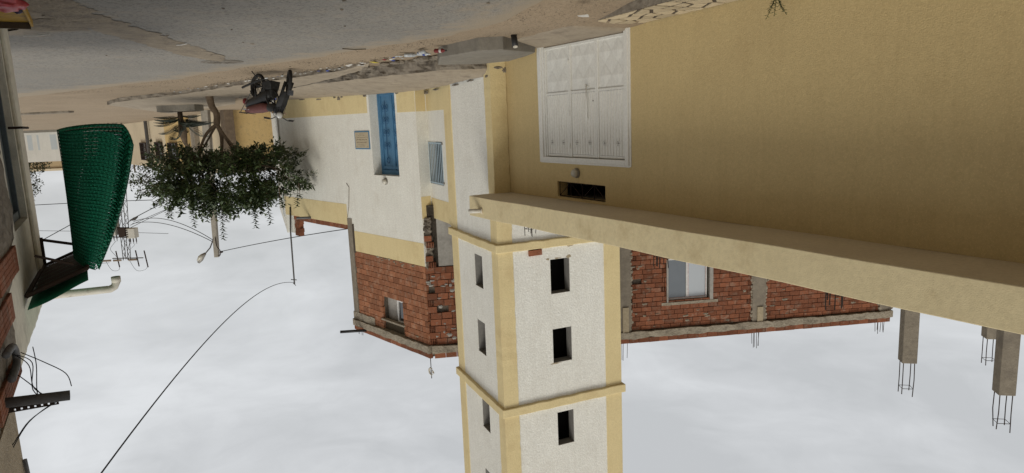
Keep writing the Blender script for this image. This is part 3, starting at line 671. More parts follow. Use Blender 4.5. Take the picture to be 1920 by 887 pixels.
def lay(fr, s0, s1, z0, z1, L, H, holes, rng, t=0, D=.1, J=.013, hollow_p=.0, rough=1.0, miss=.0):
    """running-bond bricks as (matrix, hollow, s, z)"""
    o = []; row = 0; z = z0
    while z + H * .5 < z1:
        h = min(H, z1 - z); s = s0 - (L * .5 if row % 2 else 0) + rng.uniform(-.05, .05) * rough
        while s < s1 - .03:
            l_ = L * rng.uniform(.93, 1.05) if rough else L; a, b = max(s, s0), min(s + l_, s1); s += l_
            segs = [(a, b)]
            for (ha, hb, hc, hd) in holes:
                if z + h * .5 > hc and z + h * .5 < hd:
                    ns_ = []
                    for (x, y) in segs:
                        if y <= ha or x >= hb: ns_.append((x, y))
                        else:
                            if x < ha: ns_.append((x, ha))
                            if y > hb: ns_.append((hb, y))
                    segs = ns_
            for (x, y) in segs:
                if y - x < .05 or rng.random() < miss: continue
                hol = (y - x) < .75 * L and rng.random() < hollow_p
                o.append((brick_xf(fr, (x + y) / 2, z + J / 2 + rng.uniform(-.003, .003) * rough, t + rng.uniform(-.008, .006) * rough, y - x - J, h - J, D, rng.uniform(-.012, .012) * rough, rng.uniform(-.008, .008) * rough), hol, (x + y) / 2, z))
        z += H; row += 1
    return o
def put_bricks(bs_, root, mat, limit=300, key=None):
    bs_ = sorted(bs_, key=key) if key else bs_
    for (m, hol, s, z) in bs_[:limit]: place(BR[mat][1 if hol else 0], 'brick', root, m)
    if len(bs_) > limit:
        mb = MB(); src = BR[mat][0]; sv = [v.co.copy() for v in src.vertices]; sf = [tuple(p.vertices) for p in src.polygons]
        for (m, hol, s, z) in bs_[limit:]: mb.add([m @ v for v in sv], sf)
        tag(mb.build('brick_remainder', mat, root, fixn=False), kind='stuff')
place(BR['brick'][0], 'brick', mi, brick_xf(RF, 1.02, 5.03, .1, .36, .15, .12, .12, -.05))

# ------------------------------------------------------------------ mosque
mo = thing('mosque_building', FA(4, 0, -2), 'white mosque building with yellow bands, blue door and raw brick upper storey', 'mosque')
door = (1.2, 2.86, .5, 3.375)
ZS = .1
# front block, high half (s 0..5.05) and low half (s 5.05..10.65)
wallmesh(FA, 0, 5.05, ZS, 6.33, -.45, 0, [door]).build('wall', 'white_stucco', mo)
wallmesh(FA, 5.051, 10.65, ZS, 5.36, -.45, -.004).build('wall', 'white_stucco', mo)
S2 = Fr(LF(0, 0, -.03)[:2], 23.3)
win = (4.28, 5.86, 2.22, 3.58)
wallmesh(S2, W_ + .02, 6.02, ZS, 4.72, -.3, 0, [win]).build('wall', 'white_stucco', mo)
# side return of the front block, end wall beyond, back walls and roofs
RT = Fr(FA(0, 0, 0)[:2], -48.5, True)
wallmesh(RT, .451, 4.2, ZS, 6.33, -.3, 0).build('wall', 'white_stucco', mo)
mb = MB(); mb.fbox(RT, .002, .449, ZS, 6.3, -.2, .002); mb.build('return_face', 'white_stucco', mo)
HF = Fr(FA(10.655, 0, 0)[:2], 20)
mb = MB(); mb.hexa([HF(.0, .2, 0), HF(8.5, .2, 0), HF(8.5, .2, -.25), HF(0, .2, -.25), HF(0, 6.2, 0), HF(8.5, 6.05, 0), HF(8.5, 6.05, -.25), HF(0, 6.2, -.25)]); mb.build('end_wall', 'white_stucco', mo)
mb = MB(); mb.fbox(FA, .46, 10.6, 5.0, 5.3, -7, -.46); mb.build('roof', 'concrete', mo)
mb = MB(); mb.fbox(FA, -1.5, 10.6, ZS, 5.2, -7.2, -7.01); mb.build('wall', 'white_stucco', mo)
mb = MB(); q = [S2(W_ + .1, 0, -.31), S2(6.0, 0, -.31), RT(2.2, 0, .01), LF(W_ + .1, 0, -3.2)]; mb.poly([(p.x, p.y) for p in q], 4.45, 4.6); mb.build('roof', 'concrete', mo)
# painted bands
def band(fr, a, b, z0, z1, t0=-.01, t1=.004, ragb=0, n=24, label=None):
    mb = MB()
    for i in range(n + 1):
        s = lerp(a, b, i / n); zb = z0 + (ragb * (mnoise.noise(Vector((s * 4, 2, 0))) + .6 * mnoise.noise(Vector((s * 13, 2, 0)))) if ragb else 0); mb.v += [fr(s, zb, t1), fr(s, z1, t1), fr(s, z1, t0), fr(s, zb, t0)]
    for i in range(n):
        k = i * 4; mb.f += [(k, k + 4, k + 5, k + 1), (k + 1, k + 5, k + 6, k + 2), (k + 3, k, k + 4, k + 7)]; mb.mi += [0] * 3
    mb.f += [(0, 1, 2, 3), (n * 4 + 3, n * 4 + 2, n * 4 + 1, n * 4)]; mb.mi += [0, 0]
    return mb.build('yellow_band', 'yellow_stucco', mo)
band(FA, .02, 4.72, 5.55, 6.335, ragb=0)
band(FA, 5.06, 10.64, 4.56, 5.37, -.014, .0)
band(FA, 3.0, 10.64, .35, 1.2); band(FA, .015, 1.08, .45, 1.25); band(S2, W_ + .03, 5.8, .4, 1.25); band(S2, W_ + .03, 6.0, 4.06, 4.73)
for z0_, z1_ in ((.45, 1.25), (4.0, 4.73)): mb = MB(); mb.fbox(RT, .004, .38, z0_, z1_, -.01, .006); mb.build('yellow_band', 'yellow_stucco', mo)
mb = MB(); mb.fbox(S2, W_ + .022, W_ + .2, .35, 4.74, -.01, .03); mb.build('pilaster', 'yellow_stucco', mo, bevel=.008)
# door in its reveal
mb = MB(); a, b, z0, z1 = door
mb.fbox(FA, a - .0, b, .3, .5, -.44, .06); mb.build('door_step', 'ramp_concrete', mo, bevel=.01)
mb = MB(); mb.fbox(FA, a, a + .1, .5, z1, -.43, -.33); mb.fbox(FA, b - .1, b, .5, z1, -.43, -.33); mb.fbox(FA, a + .1, b - .1, z1 - .16, z1, -.43, -.33); mb.fbox(FA, a + .1, b - .1, .5, z1 - .16, -.42, -.39)
dr = mb.build('door', 'blue_door', mo, bevel=.006); dr['label'] = 'blue steel double door with iron scrollwork'
dm = (a + b) / 2
for x0, x1 in ((a + .1, dm - .004), (dm + .004, b - .1)):
    mb = MB(); mb.fbox(FA, x0, x0 + .07, .52, z1 - .17, -.389, -.35); mb.fbox(FA, x1 - .07, x1, .52, z1 - .17, -.389, -.35)
    for z in (.53, z1 - .3, ): mb.fbox(FA, x0 + .071, x1 - .071, z, z + .1, -.389, -.352)
    mb.build('door_leaf', 'blue_door', dr, bevel=.004)
    cx = (x0 + x1) / 2; mb = MB()
    def scroll(cz, sx, sz, turn=1.35, sz0=.2):
        pts = []
        for i in range(26):
            u = i / 25; an = u * turn * 2 * math.pi; rr_ = .115 * (1 - .78 * u); pts.append(FA(cx + sx * (.11 - math.cos(an) * rr_), cz + sz * (math.sin(an) * rr_), -.34))
        return pts
    for cz in (1.0, 1.42, 1.85, 2.3):
        for sx in (-1, 1):
            mb.tube(scroll(cz, sx, 1), .007, 5); mb.tube(scroll(cz + .14, sx, -1, .9), .007, 5)
    mb.tube([FA(cx, .8, -.34), FA(cx, 2.85, -.34)], .011, 5)
    mb.tube(spline([FA(cx, 2.75, -.34), FA(cx - .12, 2.82, -.34), FA(cx - .05, 2.98, -.34), FA(cx + .08, 2.9, -.34), FA(cx + .02, 2.78, -.34)], 6), .011, 5)
    mb.build('scrollwork', 'blue_iron', dr)
# grilled window
mb = MB(); a, b, z0, z1 = win; mb.fbox(S2, a, b, z0, z1, -.29, -.27)
wn = mb.build('window', 'grille_back', mo)
mb = MB(); 
for x in (a + .03, b - .03): mb.fbox(S2, x - .025, x + .025, z0 + .02, z1 - .02, -.01, .012)
for z in (z0 + .045, z1 - .045): mb.fbox(S2, a + .056, b - .056, z - .025, z + .025, -.01, .012)
mb.build('frame', 'grille_blue', wn)
for k in range(8):
    x = lerp(a + .19, b - .19, k / 7); mb = MB(); mb.fbox(S2, x - .03, x + .03, z0 + .071, z1 - .071, .0, .008); mb.build('bar', 'grille_blue', wn)
mb = MB()
for z in (z0 + .06, z1 - .08): mb.fbox(S2, a - .07, a + .003, z - .03, z + .03, -.01, .025)
mb.build('bracket', 'lamp_metal', wn)
wall_lamp(FA, 2.08, 3.57, 'round bulkhead lamp on the white wall above the blue door', .12)
# plaque
pq = thing('wall_plaque', FA(3.47, 2.15, 0), 'cream inscribed plaque in a blue frame beside the blue door', 'plaque')
mb = MB(); mb.fbox(FA, 2.96, 4.0, 1.82, 2.47, 0, .02); mb.build('frame', 'plaque_blue', pq, bevel=.005)
mb = MB(); mb.fbox(FA, 3.01, 3.95, 1.865, 2.425, .0205, .026); mb.build('panel', 'plaque_stone', pq)
mb = MB(); rr = random.Random(3)
for (z, hh, a0, a1) in [(2.36, .02, 3.3, 3.7), (2.37, .012, 3.06, 3.15), (2.37, .012, 3.82, 3.92), (2.31, .014, 3.3, 3.72), (2.23, .045, 3.12, 3.86), (2.135, .045, 3.12, 3.86), (2.05, .03, 3.2, 3.78), (2.05, .02, 3.04, 3.12), (2.05, .02, 3.85, 3.93), (1.97, .028, 3.25, 3.75), (1.92, .012, 3.35, 3.65)]:
    s = a0
    while s < a1:
        l_ = rr.uniform(.015, .06)
        pts = [FA(s, z + rr.uniform(-.3, .1) * hh, .0268), FA(s + l_ * .4, z - hh * rr.uniform(.1, .5), .0268), FA(s + l_, z + hh * rr.uniform(-.3, .6), .0268)]
        mb.tube(pts, max(.0035, hh * .13), 4); s += l_ + rr.uniform(.008, .02)
mb.build('inscription', 'plaque_ink', pq)
# brick storey: facade, side, backing, beams
hole = (1.56, 2.93, 7.82, 9.06)
wallmesh(FA, .03, 5.0, 6.336, 9.08, -.3, -.1, [hole]).build('backing', 'mortar', mo)
wallmesh(GF, .03, 6.5, 4.3, 9.08, -.3, -.1).build('backing', 'mortar', mo)
rb = random.Random(11)
bf = lay(FA, .02, 4.7, 6.345, 9.06, .37, .21, [hole], rb, 0, .1, .016, .3, .45)
bg = lay(GF, .0, 2.6, 6.36, 9.06, .36, .225, [], rb, 0, .1, .02, .8, 1.6, .04)
put_bricks(bf, mo, 'brick_orange', 240, key=lambda b: -b[2]); put_bricks(bg, mo, 'brick', 60, key=lambda b: b[2])  # side face gets the darker brick to paint in the minaret's shade
mb = MB(); 
NB_ = 30
def rough_beam(fr, a, b, z0, z1, t0, t1, name, mat, root, n=30, amp=.02, seed=0):
    mb = MB()
    for i in range(n + 1):
        s = lerp(a, b, i / n); j = [amp * mnoise.noise(Vector((s * 3.1, seed + k * 5.3, 1.7))) + amp * .6 * mnoise.noise(Vector((s * 11, seed + k * 3.3, .7))) for k in range(4)]
        mb.v += [fr(s, z0 + j[0], t1 + j[1]), fr(s, z1 + j[2], t1 + j[3]), fr(s, z1 + j[2], t0), fr(s, z0 + j[0], t0)]
    for i in range(n):
        k = i * 4
        for e_ in range(4): mb.f.append((k + e_, k + 4 + e_, k + 4 + (e_ + 1) % 4, k + (e_ + 1) % 4)); mb.mi.append(0)
    mb.f += [(0, 1, 2, 3), (n * 4 + 3, n * 4 + 2, n * 4 + 1, n * 4)]; mb.mi += [0, 0]
    return mb.build(name, mat, root)
rough_beam(FA, -.02, 5.12, 9.08, 9.33, -.3, .1, 'edge_beam', 'old_concrete', mo, 36, .03, 1)
rough_beam(GF, .06, 6.5, 9.08, 9.33, -.3, .1, 'edge_beam', 'old_concrete', mo, 36, .03, 9)
rough_beam(FA, 3.55, 5.1, 8.78, 9.07, -.25, .03, 'lintel', 'old_concrete', mo, 12, .02, 4)
put_bricks(lay(FA, .0, 5.15, 9.335, 9.53, .37, .195, [], rb, .02, .12, .014, 0, 1.3) + lay(GF, .12, 6.5, 9.335, 9.53, .37, .195, [], rb, .02, .12, .014, 0, 1.3), mo, 'brick', 60)
rough_beam(FA, .05, 5.1, 9.3, 9.5, -.5, -.1, 'parapet_back', 'mortar', mo, 10, .0, 3)
rough_beam(FA, 4.72, 5.06, 5.1, 9.07, -.3, .02, 'column', 'concrete', mo, 2, .0, 3)
# weathered corner of broken bricks and plaster between facade and side wall
mb = MB(); rr = random.Random(8); NPZ, NPS = 46, 10
for i in range(NPZ + 1):
    z = 4.7 + 1.72 * i / NPZ; e_ = .3 + .13 * mnoise.noise(Vector((2, 3, z * 3))) + .08 * mnoise.noise(Vector((1, 3, z * 9)))
    for j in range(NPS + 1):
        s_ = lerp(.0, e_, j / NPS); mb.v.append(GF(s_, z, -.03 + .05 * mnoise.noise(Vector((s_ * 9, 1, z * 6))) + .04 * mnoise.noise(Vector((s_ * 20, 1, z * 17))) - (.08 if j == NPS else 0)))
for i in range(NPZ):
    for j in range(NPS): k = i * (NPS + 1) + j; mb.f.append((k, k + 1, k + NPS + 2, k + NPS + 1)); mb.mi.append(0)
mb.build('broken_corner', 'kerb', mo, fixn=False)
mb = MB(); mb.fbox(GF, .0, .44, 4.3, 6.36, -.3, -.1); mb.build('corner_core', 'mortar', mo)
for k, (s, z) in enumerate([(.14, 5.3), (.2, 5.52), (.16, 5.98), (.24, 6.2)]): place(BR['brick'][k % 2], 'brick', mo, brick_xf(GF, s, z, .03, .24, .18, .15, rr.uniform(-.1, .1)))
mb = MB(); mb.fbox(GF, .45, 6.5, 4.3, 6.35, -.12, -.03); mb.build('grey_render', 'grey_render', mo)
rough_beam(FA, 4.6, 4.73, 5.3, 6.4, -.2, .01, 'broken_edge', 'stone_joint', mo, 3, .02, 12)
# window of the brick storey
mb = MB(); mb.fbox(FA, 1.56, 2.93, 8.72, 9.06, -.28, -.12); wf = mb.build('window_box', 'litter_brown', mo)
mb = MB(); mb.fbox(FA, 1.57, 1.66, 7.84, 8.71, -.25, -.15); mb.fbox(FA, 2.1, 2.17, 7.84, 8.71, -.25, -.15); mb.fbox(FA, 1.661, 2.099, 7.84, 7.92, -.25, -.15); mb.fbox(FA, 1.661, 2.099, 8.63, 8.71, -.25, -.15); mb.build('frame', 'white_frame', wf, bevel=.006)
mb = MB(); mb.fbox(FA, 1.662, 2.098, 7.921, 8.629, -.22, -.2); mb.build('pane', 'pane_dark', wf)
mb = MB(); mb.fbox(FA, 2.18, 2.92, 7.84, 8.71, -.27, -.24); mb.build('shutter_panel', 'grey_render', wf)
mb = MB(); mb.fbox(FA, 1.5, 3.0, 8.66, 8.72, -.12, .05); mb.build('sill', 'old_concrete', wf)
# drain pipe, finial, roof-edge bricks of the low half, pipes
mb = MB(); p0 = FA(4.25, 9.4, .0); p1 = FA(4.9, 9.4, .85); mb.lathe(p0, p1 - p0, [(.055, 0), (.055, 1.0), (.045, 1.0), (.045, .1)], 14); mb.build('drain_pipe', 'black_plastic', mo, smooth=True)
mb = MB()
for x in (4.7, 4.78, 4.95, 5.02): mb.tube([FA(x, 9.3, -.1), FA(x + .01, 9.3 + .42, -.08)], .009, 4)
mb.build('rebar', 'rusty_steel', mo)
fi = thing('crescent_finial', FA(.06, 9.52, -.02), 'small crescent and star finial on a thin rod at the brick corner', 'finial')
mb = MB(); mb.tube([FA(.06, 9.5, -.02), FA(.06, 10.25, -.02)], .014, 6); mb.build('rod', 'galvanised', fi)
mb = MB(); c = FA(.06, 10.0, -.02)
cres = []
for i in range(17):
    an = R(-140 + 280 * i / 16); cres.append((c + FA.d * (.12 * math.cos(an)) + Vector((0, 0, .12 * math.sin(an))), .03 * math.sin(math.pi * i / 16) + .004))
mb.tube([q[0] for q in cres], [q[1] for q in cres], 6); mb.build('crescent', 'pvc', fi, smooth=True)
mb = MB(); cc = c + FA.d * -.1; st = []
for i in range(10): an = R(90 + 36 * i); r_ = .075 if i % 2 == 0 else .03; st.append(cc + FA.d * (r_ * math.cos(an)) + Vector((0, 0, r_ * math.sin(an))))
mb.add([p + FA.n * .015 for p in st] + [p - FA.n * .015 for p in st], [tuple(range(10)), tuple(reversed(range(10, 20)))] + [(i, (i + 1) % 10, 10 + (i + 1) % 10, 10 + i) for i in range(10)]); mb.build('star', 'pvc', fi)
put_bricks(lay(FA, 5.4, 9.9, 5.375, 5.57, .3, .19, [], rb, -.03, .15, .014, 0, 1.5), mo, 'brick', 60)
for k in range(4): 
    for x in (9.55, 9.78): place(BR['brick'][1], 'brick', mo, brick_xf(FA, x + (.06 if k % 2 else 0), 5.58 + k * .17, -.05, .22, .165, .2, .02))
mb = MB(); mb.fbox(FA, 9.95, 10.62, 5.373, 6.15, -.3, -.01); mb.build('corner_stub', 'white_stucco', mo, bevel=.01)
mb = MB(); p0 = FA(8.2, 5.33, -.02); p1 = FA(8.75, 5.33, .55); mb.lathe(p0, p1 - p0, [(.05, 0), (.05, .62), (.042, .62), (.042, .1)], 12); mb.build('drain_pipe', 'pvc_dark', mo, smooth=True)
mb = MB(); p0 = HF(5.5, 5.05, 0); p1 = HF(5.5, 5.1, 1.1); mb.lathe(p0, p1 - p0, [(.055, 0), (.055, 1.1), (.045, 1.1), (.045, .1)], 12); mb.build('drain_pipe', 'pvc_dark', mo, smooth=True)
mb = MB()
for x in (10.5, 10.58): mb.tube([FA(x, .6, .012), FA(x, 5.0, .006)], .008, 5)
mb.tube([FA(5.02, 5.05, .012), FA(4.85, 4.6, .012), FA(4.72, 3.9, .012), FA(4.9, 3.75, .012)], .012, 5)
mb.build('conduit', 'concrete', mo)
# faded painted letters on the end wall
mb = MB()
for (s, z, pts) in [(1.6, 5.35, [(0, .3), (0, 0), (.35, 0), (.35, .3)]), (1.5, 4.6, [(0, 0), (.25, .5), (.5, 0)]), (1.5, 4.75, [(.1, 0), (.42, 0)]), (1.5, 4.0, [(0, 0), (0, .5), (.4, .5)])]:
    mb.tube([HF(s + p * 2.2, z + q, .004) for p, q in pts], .028, 4)
mb.build('faded_letters', 'bluegrey_paint', mo)

# ------------------------------------------------------------------ brick wing behind the minaret
bw = thing('brick_wing', GF(11.5, 0, -1), 'unfinished red brick upper storey behind the canopy, with white-framed window', 'building')
whole = (8.4, 9.93, 6.66, 8.2)
colx = [(6.6, 7.03), (11.53, 12.02), (16.5, 16.95)]
wallmesh(GF, 6.55, 16.95, 3.0, 9.14, -.35, -.1, [whole]).build('backing', 'mortar', bw)
mb = MB(); mb.fbox(GF, 6.55, 16.95, 9.0, 9.4, -6, -.36); mb.fbox(GF, 16.6, 16.94, 3, 8.99, -6, -.36); mb.build('rear_block', 'concrete', bw)
bw_b = lay(GF, 7.05, 11.5, 4.6, 9.12, .36, .168, [whole], rb, 0, .1, .018, .6, .9, .02) + lay(GF, 12.05, 16.5, 4.6, 9.12, .36, .168, [], rb, 0, .1, .018, .6, .9, .02)
put_bricks(bw_b, bw, 'brick', 300, key=lambda b: -(b[3] - (5.9 + .285 * (b[2] - 6.6))))
put_bricks(lay(GF, 6.62, 16.95, 9.4, 9.59, .37, .185, [], rb, .02, .14, .014, 0, 1.5), bw, 'brick', 60)
rough_beam(GF, 6.55, 17.0, 9.15, 9.39, -.3, .09, 'edge_beam', 'old_concrete', bw, 70, .04, 21)
for i, (a, b) in enumerate(colx): rough_beam(GF, a - .0, b, 4.0, 9.14, -.3, .035, 'column', 'concrete', bw, 1, 0, i); 
for i, (a, b) in enumerate(colx):   # mortar squeezed out along the columns
    mb = MB(); rr = random.Random(30 + i); z = 5.0
    while z < 9.1:
        for x in (a, b):
            if (i == 0 and x == a): continue
            mb.lathe(GF(x + rr.uniform(-.04, .04), z, -.02), GF.n, [(rr.uniform(.05, .11), 0), (rr.uniform(.03, .06), rr.uniform(.03, .06))], 7)
        z += rr.uniform(.08, .16)
    mb.build('mortar_squeeze', 'old_concrete', bw)
for (a, z0, z1) in ((6.72, 8.25, 9.2), (11.7, 8.6, 9.28)):
    mb = MB(); mb.fbox(GF, a, a + .22, z0, z1, .037, .075); mb.build('formwork_board', 'board', bw, bevel=.004)
for (x, sd, n_, h0) in ((6.8, 1, 4, .62), (11.75, 2, 6, .6), (16.65, 3, 6, .42)):
    rr = random.Random(sd)
    for k in range(n_):
        xx = x - .18 + .4 * k / n_ + rr.uniform(-.03, .03); mb = MB(); mb.tube([GF(xx, 9.3, -.15 + .05 * (k % 2)), GF(xx + rr.uniform(-.03, .03), 9.6 + h0 * rr.uniform(.7, 1.1), -.12 + rr.uniform(-.05, .05))], .010, 4); mb.build('rebar', 'rusty_steel', bw)
mb = MB(); a, b, z0, z1 = whole
mb.fbox(GF, a - .25, b + .3, z1 + .0, z1 + .1, -.1, .02); mb.build('lintel', 'old_concrete', bw)
for x0_, x1_ in ((b, b + .12), (a - .06, a)): mb = MB(); mb.fbox(GF, x0_, x1_, z0, z1 - .002, -.12, .012); mb.build('window_reveal', 'grey_render', bw)
mb = MB(); F0 = -.2; F1 = -.12
mb.fbox(GF, a, a + .05, z0, z1 - .02, F0, F1); mb.fbox(GF, b - .12, b - .06, z0, z1 - .02, F0, F1); mb.fbox(GF, a + .051, b - .121, z0, z0 + .05, F0, F1); mb.fbox(GF, a + .051, b - .121, z1 - .13, z1 - .02, F0, F1); xm = (a + b) / 2 - .02
mb.fbox(GF, xm - .05, xm + .05, z0 + .051, z1 - .131, F0, F1)
wi = mb.build('window', 'white_frame', bw, bevel=.006)
mb = MB(); mb.fbox(GF, a + .052, xm - .051, z0 + .052, z1 - .132, -.17, -.15); o = mb.build('pane', 'pane_grey', wi)
mb = MB(); mb.fbox(GF, xm + .051, b - .122, z0 + .052, z1 - .132, -.175, -.155); o = mb.build('pane', 'pane_pale', wi)
mb = MB(); mb.fbox(GF, a + .06, b - .13, z1 - .125, z1 - .105, F1, F1 + .004); mb.fbox(GF, b - .118, b - .106, z0 + .1, z1 - .14, F1, F1 + .004); mb.fbox(GF, xm + .02, xm + .035, z0 + .1, z1 - .14, F1, F1 + .004); mb.build('film_edge', 'protective_film', wi)
def patches(fr, spots, name, mat, root, sd, t=.012):
    rr = random.Random(sd); mb = MB()
    for (s_, z_, w_, h_) in spots:
        if fr is GF and 8.1 < s_ < 10.2 and z_ < 8.35 or fr is FA and 1.4 < s_ < 3.1 and z_ > 7.6: continue
        k = 13; ph = rr.uniform(0, 9); rad = [.55 + .45 * abs(mnoise.noise(Vector((math.cos(2 * math.pi * i / k) * 1.7 + ph, math.sin(2 * math.pi * i / k) * 1.7, ph)))) * 1.8 for i in range(k)]
        mb.add([fr(s_ + w_ * .5 * math.cos(2 * math.pi * i / k) * rad[i], z_ + h_ * .5 * math.sin(2 * math.pi * i / k) * rad[i], t - .01) for i in range(k)] + [fr(s_ + w_ * .2 * math.cos(2 * math.pi * i / k) * rad[i], z_ + h_ * .2 * math.sin(2 * math.pi * i / k) * rad[i], t + rr.uniform(.0, .012)) for i in range(k)], [(i, (i + 1) % k, k + (i + 1) % k, k + i) for i in range(k)] + [tuple(range(k, 2 * k))])
    return tag(mb.build(name, mat, root, fixn=False), kind='stuff')
rq = random.Random(61)
patches(GF, [(rq.uniform(7.1, 11.4) if rq.random() < .5 else rq.uniform(12.1, 16.4), rq.uniform(6.2, 9.1), rq.uniform(.1, .34), rq.uniform(.03, .11)) for _ in range(80)], 'mortar_smears', 'old_concrete', bw, 1)
patches(GF, [(rq.uniform(.05, 1.6), rq.uniform(6.4, 9.0), rq.uniform(.08, .26), rq.uniform(.05, .16)) for _ in range(34)], 'mortar_smears', 'grey_render', mo, 2, .014)
patches(FA, [(rq.uniform(.1, 4.6), rq.choice([6.37, 6.39, 6.45, 8.9]) + rq.uniform(-.03, .06), rq.uniform(.1, .35), rq.uniform(.04, .12)) for _ in range(16)], 'mortar_smears', 'old_concrete', mo, 3, .012)
patches(FA, [(5.0, .6, .45, .3), (4.75, .56, .3, .12), (5.3, .55, .35, .1), (3.1, .6, .4, .14), (8.0, .5, .9, .1), (6.6, .56, .8, .1), (1.0, .62, .3, .12)], 'lost_plaster', 'kerb', mo, 4, .008)
patches(LF, [(.2, .53, .3, .1), (1.4, .56, .8, .06), (2.6, .6, .7, .07), (4.4, .63, .9, .08), (5.5, .66, .7, .14)], 'lost_plaster', 'kerb', mi, 5, .03)
patches(RF, [(.2, .33, .4, .12), (.38, .4, .2, .2)], 'lost_plaster', 'kerb', mi, 6, .03)
# small brick gable farther back
bk = thing('rear_brick_wall', GF(17.2, 0, -1.2), 'short piece of red brick wall just past the brick wing', 'wall')
mb = MB(); mb.fbox(GF, 16.98, 17.9, 3.5, 8.98, -1.4, -1.1); mb.build('backing', 'mortar', bk)
put_bricks(lay(GF, 16.98, 17.9, 8.1, 9.2, .36, .168, [], rb, -1.0, .1, .015, 0, 1.2), bk, 'brick', 60)

# ------------------------------------------------------------------ near house on the right
nh = thing('near_house', NH(-2, 0, -1), 'cream plastered house edge with broken brick pier at the far right', 'house')
wallmesh(NH, -32, 0, -.1, 4.0, -.3, 0, [(-2.45, -.75, -.1, 2.72)]).build('wall', 'cream_wall', nh)  # stretch out of view lengthened to shade the ochre wall opposite
mb = MB(); mb.fbox(NH, -.3, 0, -.1, 4.0, -6, -.301); mb.fbox(NH, -32, -.31, 3.85, 3.99, -6, -.301); mb.build('side_wall', 'cream_wall', nh)
mb = MB(); mb.fbox(NH, -.62, .03, -.05, 4.02, .001, .05); mb.build('pilaster', 'cream_wall', nh, bevel=.02)
mb = MB(); mb.fbox(NH, -2.44, -.76, -.05, 2.71, -.2, -.14)
for x in (-2.44, -1.65, -.84): mb.fbox(NH, x, x + .08, -.05, 2.71, -.139, -.08)
mb.fbox(NH, -2.36, -.84, 2.6, 2.71, -.139, -.09)
sh = mb.build('shutter_door', 'shutter', nh, bevel=.006)
mb = MB(); mb.tube([NH(-.9, 1.45, -.05), NH(-.9, 1.45, .1), NH(-.4, 1.45, .14)], .018, 6); mb.build('bolt', 'rusty_steel', sh)
# ragged parapet top
mb = MB()
for i in range(34):
    s = -4.6 + 4.6 * i / 33; mb.v += [NH(s, 3.99, .0), NH(s, 4.06 + nz(s, 0, 3, .05), -.01), NH(s, 4.06 + nz(s, 0, 3, .05), -.28), NH(s, 3.99, -.28)]
for i in range(33):
    k = i * 4; mb.f += [(k, k + 4, k + 5, k + 1), (k + 1, k + 5, k + 6, k + 2), (k + 2, k + 6, k + 7, k + 3)]; mb.mi += [0] * 3
mb.f += [(0, 1, 2, 3), (135, 134, 133, 132)]; mb.mi += [0, 0]
mb.build('parapet', 'cream_wall', nh)
# broken pier, stones, hollow bricks
rr = random.Random(77)
EDGE = [(0, -2.9), (1.0, -2.85), (1.6, -2.7), (2.2, -2.55), (2.5, -2.47), (2.78, -2.7), (2.8, -3.15), (3.1, -3.3), (3.15, -3.6), (3.17, -4.1), (3.45, -4.15), (3.5, -3.95), (3.74, -4.05), (3.76, -4.25), (4.0, -4.3)]
mb = MB(); NPZ, NPS = 60, 26
for i in range(NPZ + 1):
    z = 4.02 * i / NPZ; e_ = interp(z, EDGE) + .05 * mnoise.noise(Vector((0, 3, z * 7)))
    for j in range(NPS + 1):
        s_ = lerp(-6.2, e_, j / NPS); mb.v.append(NH(s_, z, .012 + .03 * abs(mnoise.noise(Vector((s_ * 4, 1, z * 4)))) + .02 * mnoise.noise(Vector((s_ * 11, 1, z * 11))) - (.03 if j == NPS else 0)))
for i in range(NPZ):
    for j in range(NPS): k = i * (NPS + 1) + j; mb.f.append((k, k + 1, k + NPS + 2, k + NPS + 1)); mb.mi.append(0)
mb.build('broken_pier', 'kerb', nh, fixn=False)
for (s1, z0, hb, t1) in [(-3.1, 2.8, .29, .05), (-4.05, 3.17, .27, .05), (-4.2, 3.76, .22, .05), (-4.4, 2.5, .26, .05)]:
    for k in range(4): place(BR['brick'][0], 'brick', nh, brick_xf(NH, s1 - .2 - k * .41, z0, t1, .39, hb, .1))
    m = Matrix.Translation(NH(s1 + .004, z0, t1 - .1)) @ Matrix(((NH.n.x, -NH.d.x, 0, 0), (NH.n.y, -NH.d.y, 0, 0), (0, 0, 1, 0), (0, 0, 0, 1))) @ Matrix.Diagonal((.2, .2, hb, 1))
    place(BR['brick'][1], 'brick', nh, m)
wallmesh(NH, -32, -4.95, 4.05, 7.2, -.3, .03).build('upper_wall', 'tan_stucco', nh)  # carried on out of view, length and height set to shade the ochre wall
mb = MB(); mb.tube(spline([NH(-5.0, 4.62, .05), NH(-5.05, 4.9, .06), NH(-5.4, 5.2, .06)], 5), .02, 6); mb.build('conduit', 'pvc_dark', nh)
# grey pipe elbow hugging the pier
mb = MB(); mb.tube(spline([NH(-5.3, 3.5, .08), NH(-4.95, 3.52, .09), NH(-4.8, 3.6, .09), NH(-4.82, 3.72, .09), NH(-5.2, 3.76, .08)], 6), .035, 8); mb.build('pipe_elbow', 'pvc_dark', nh, smooth=True)
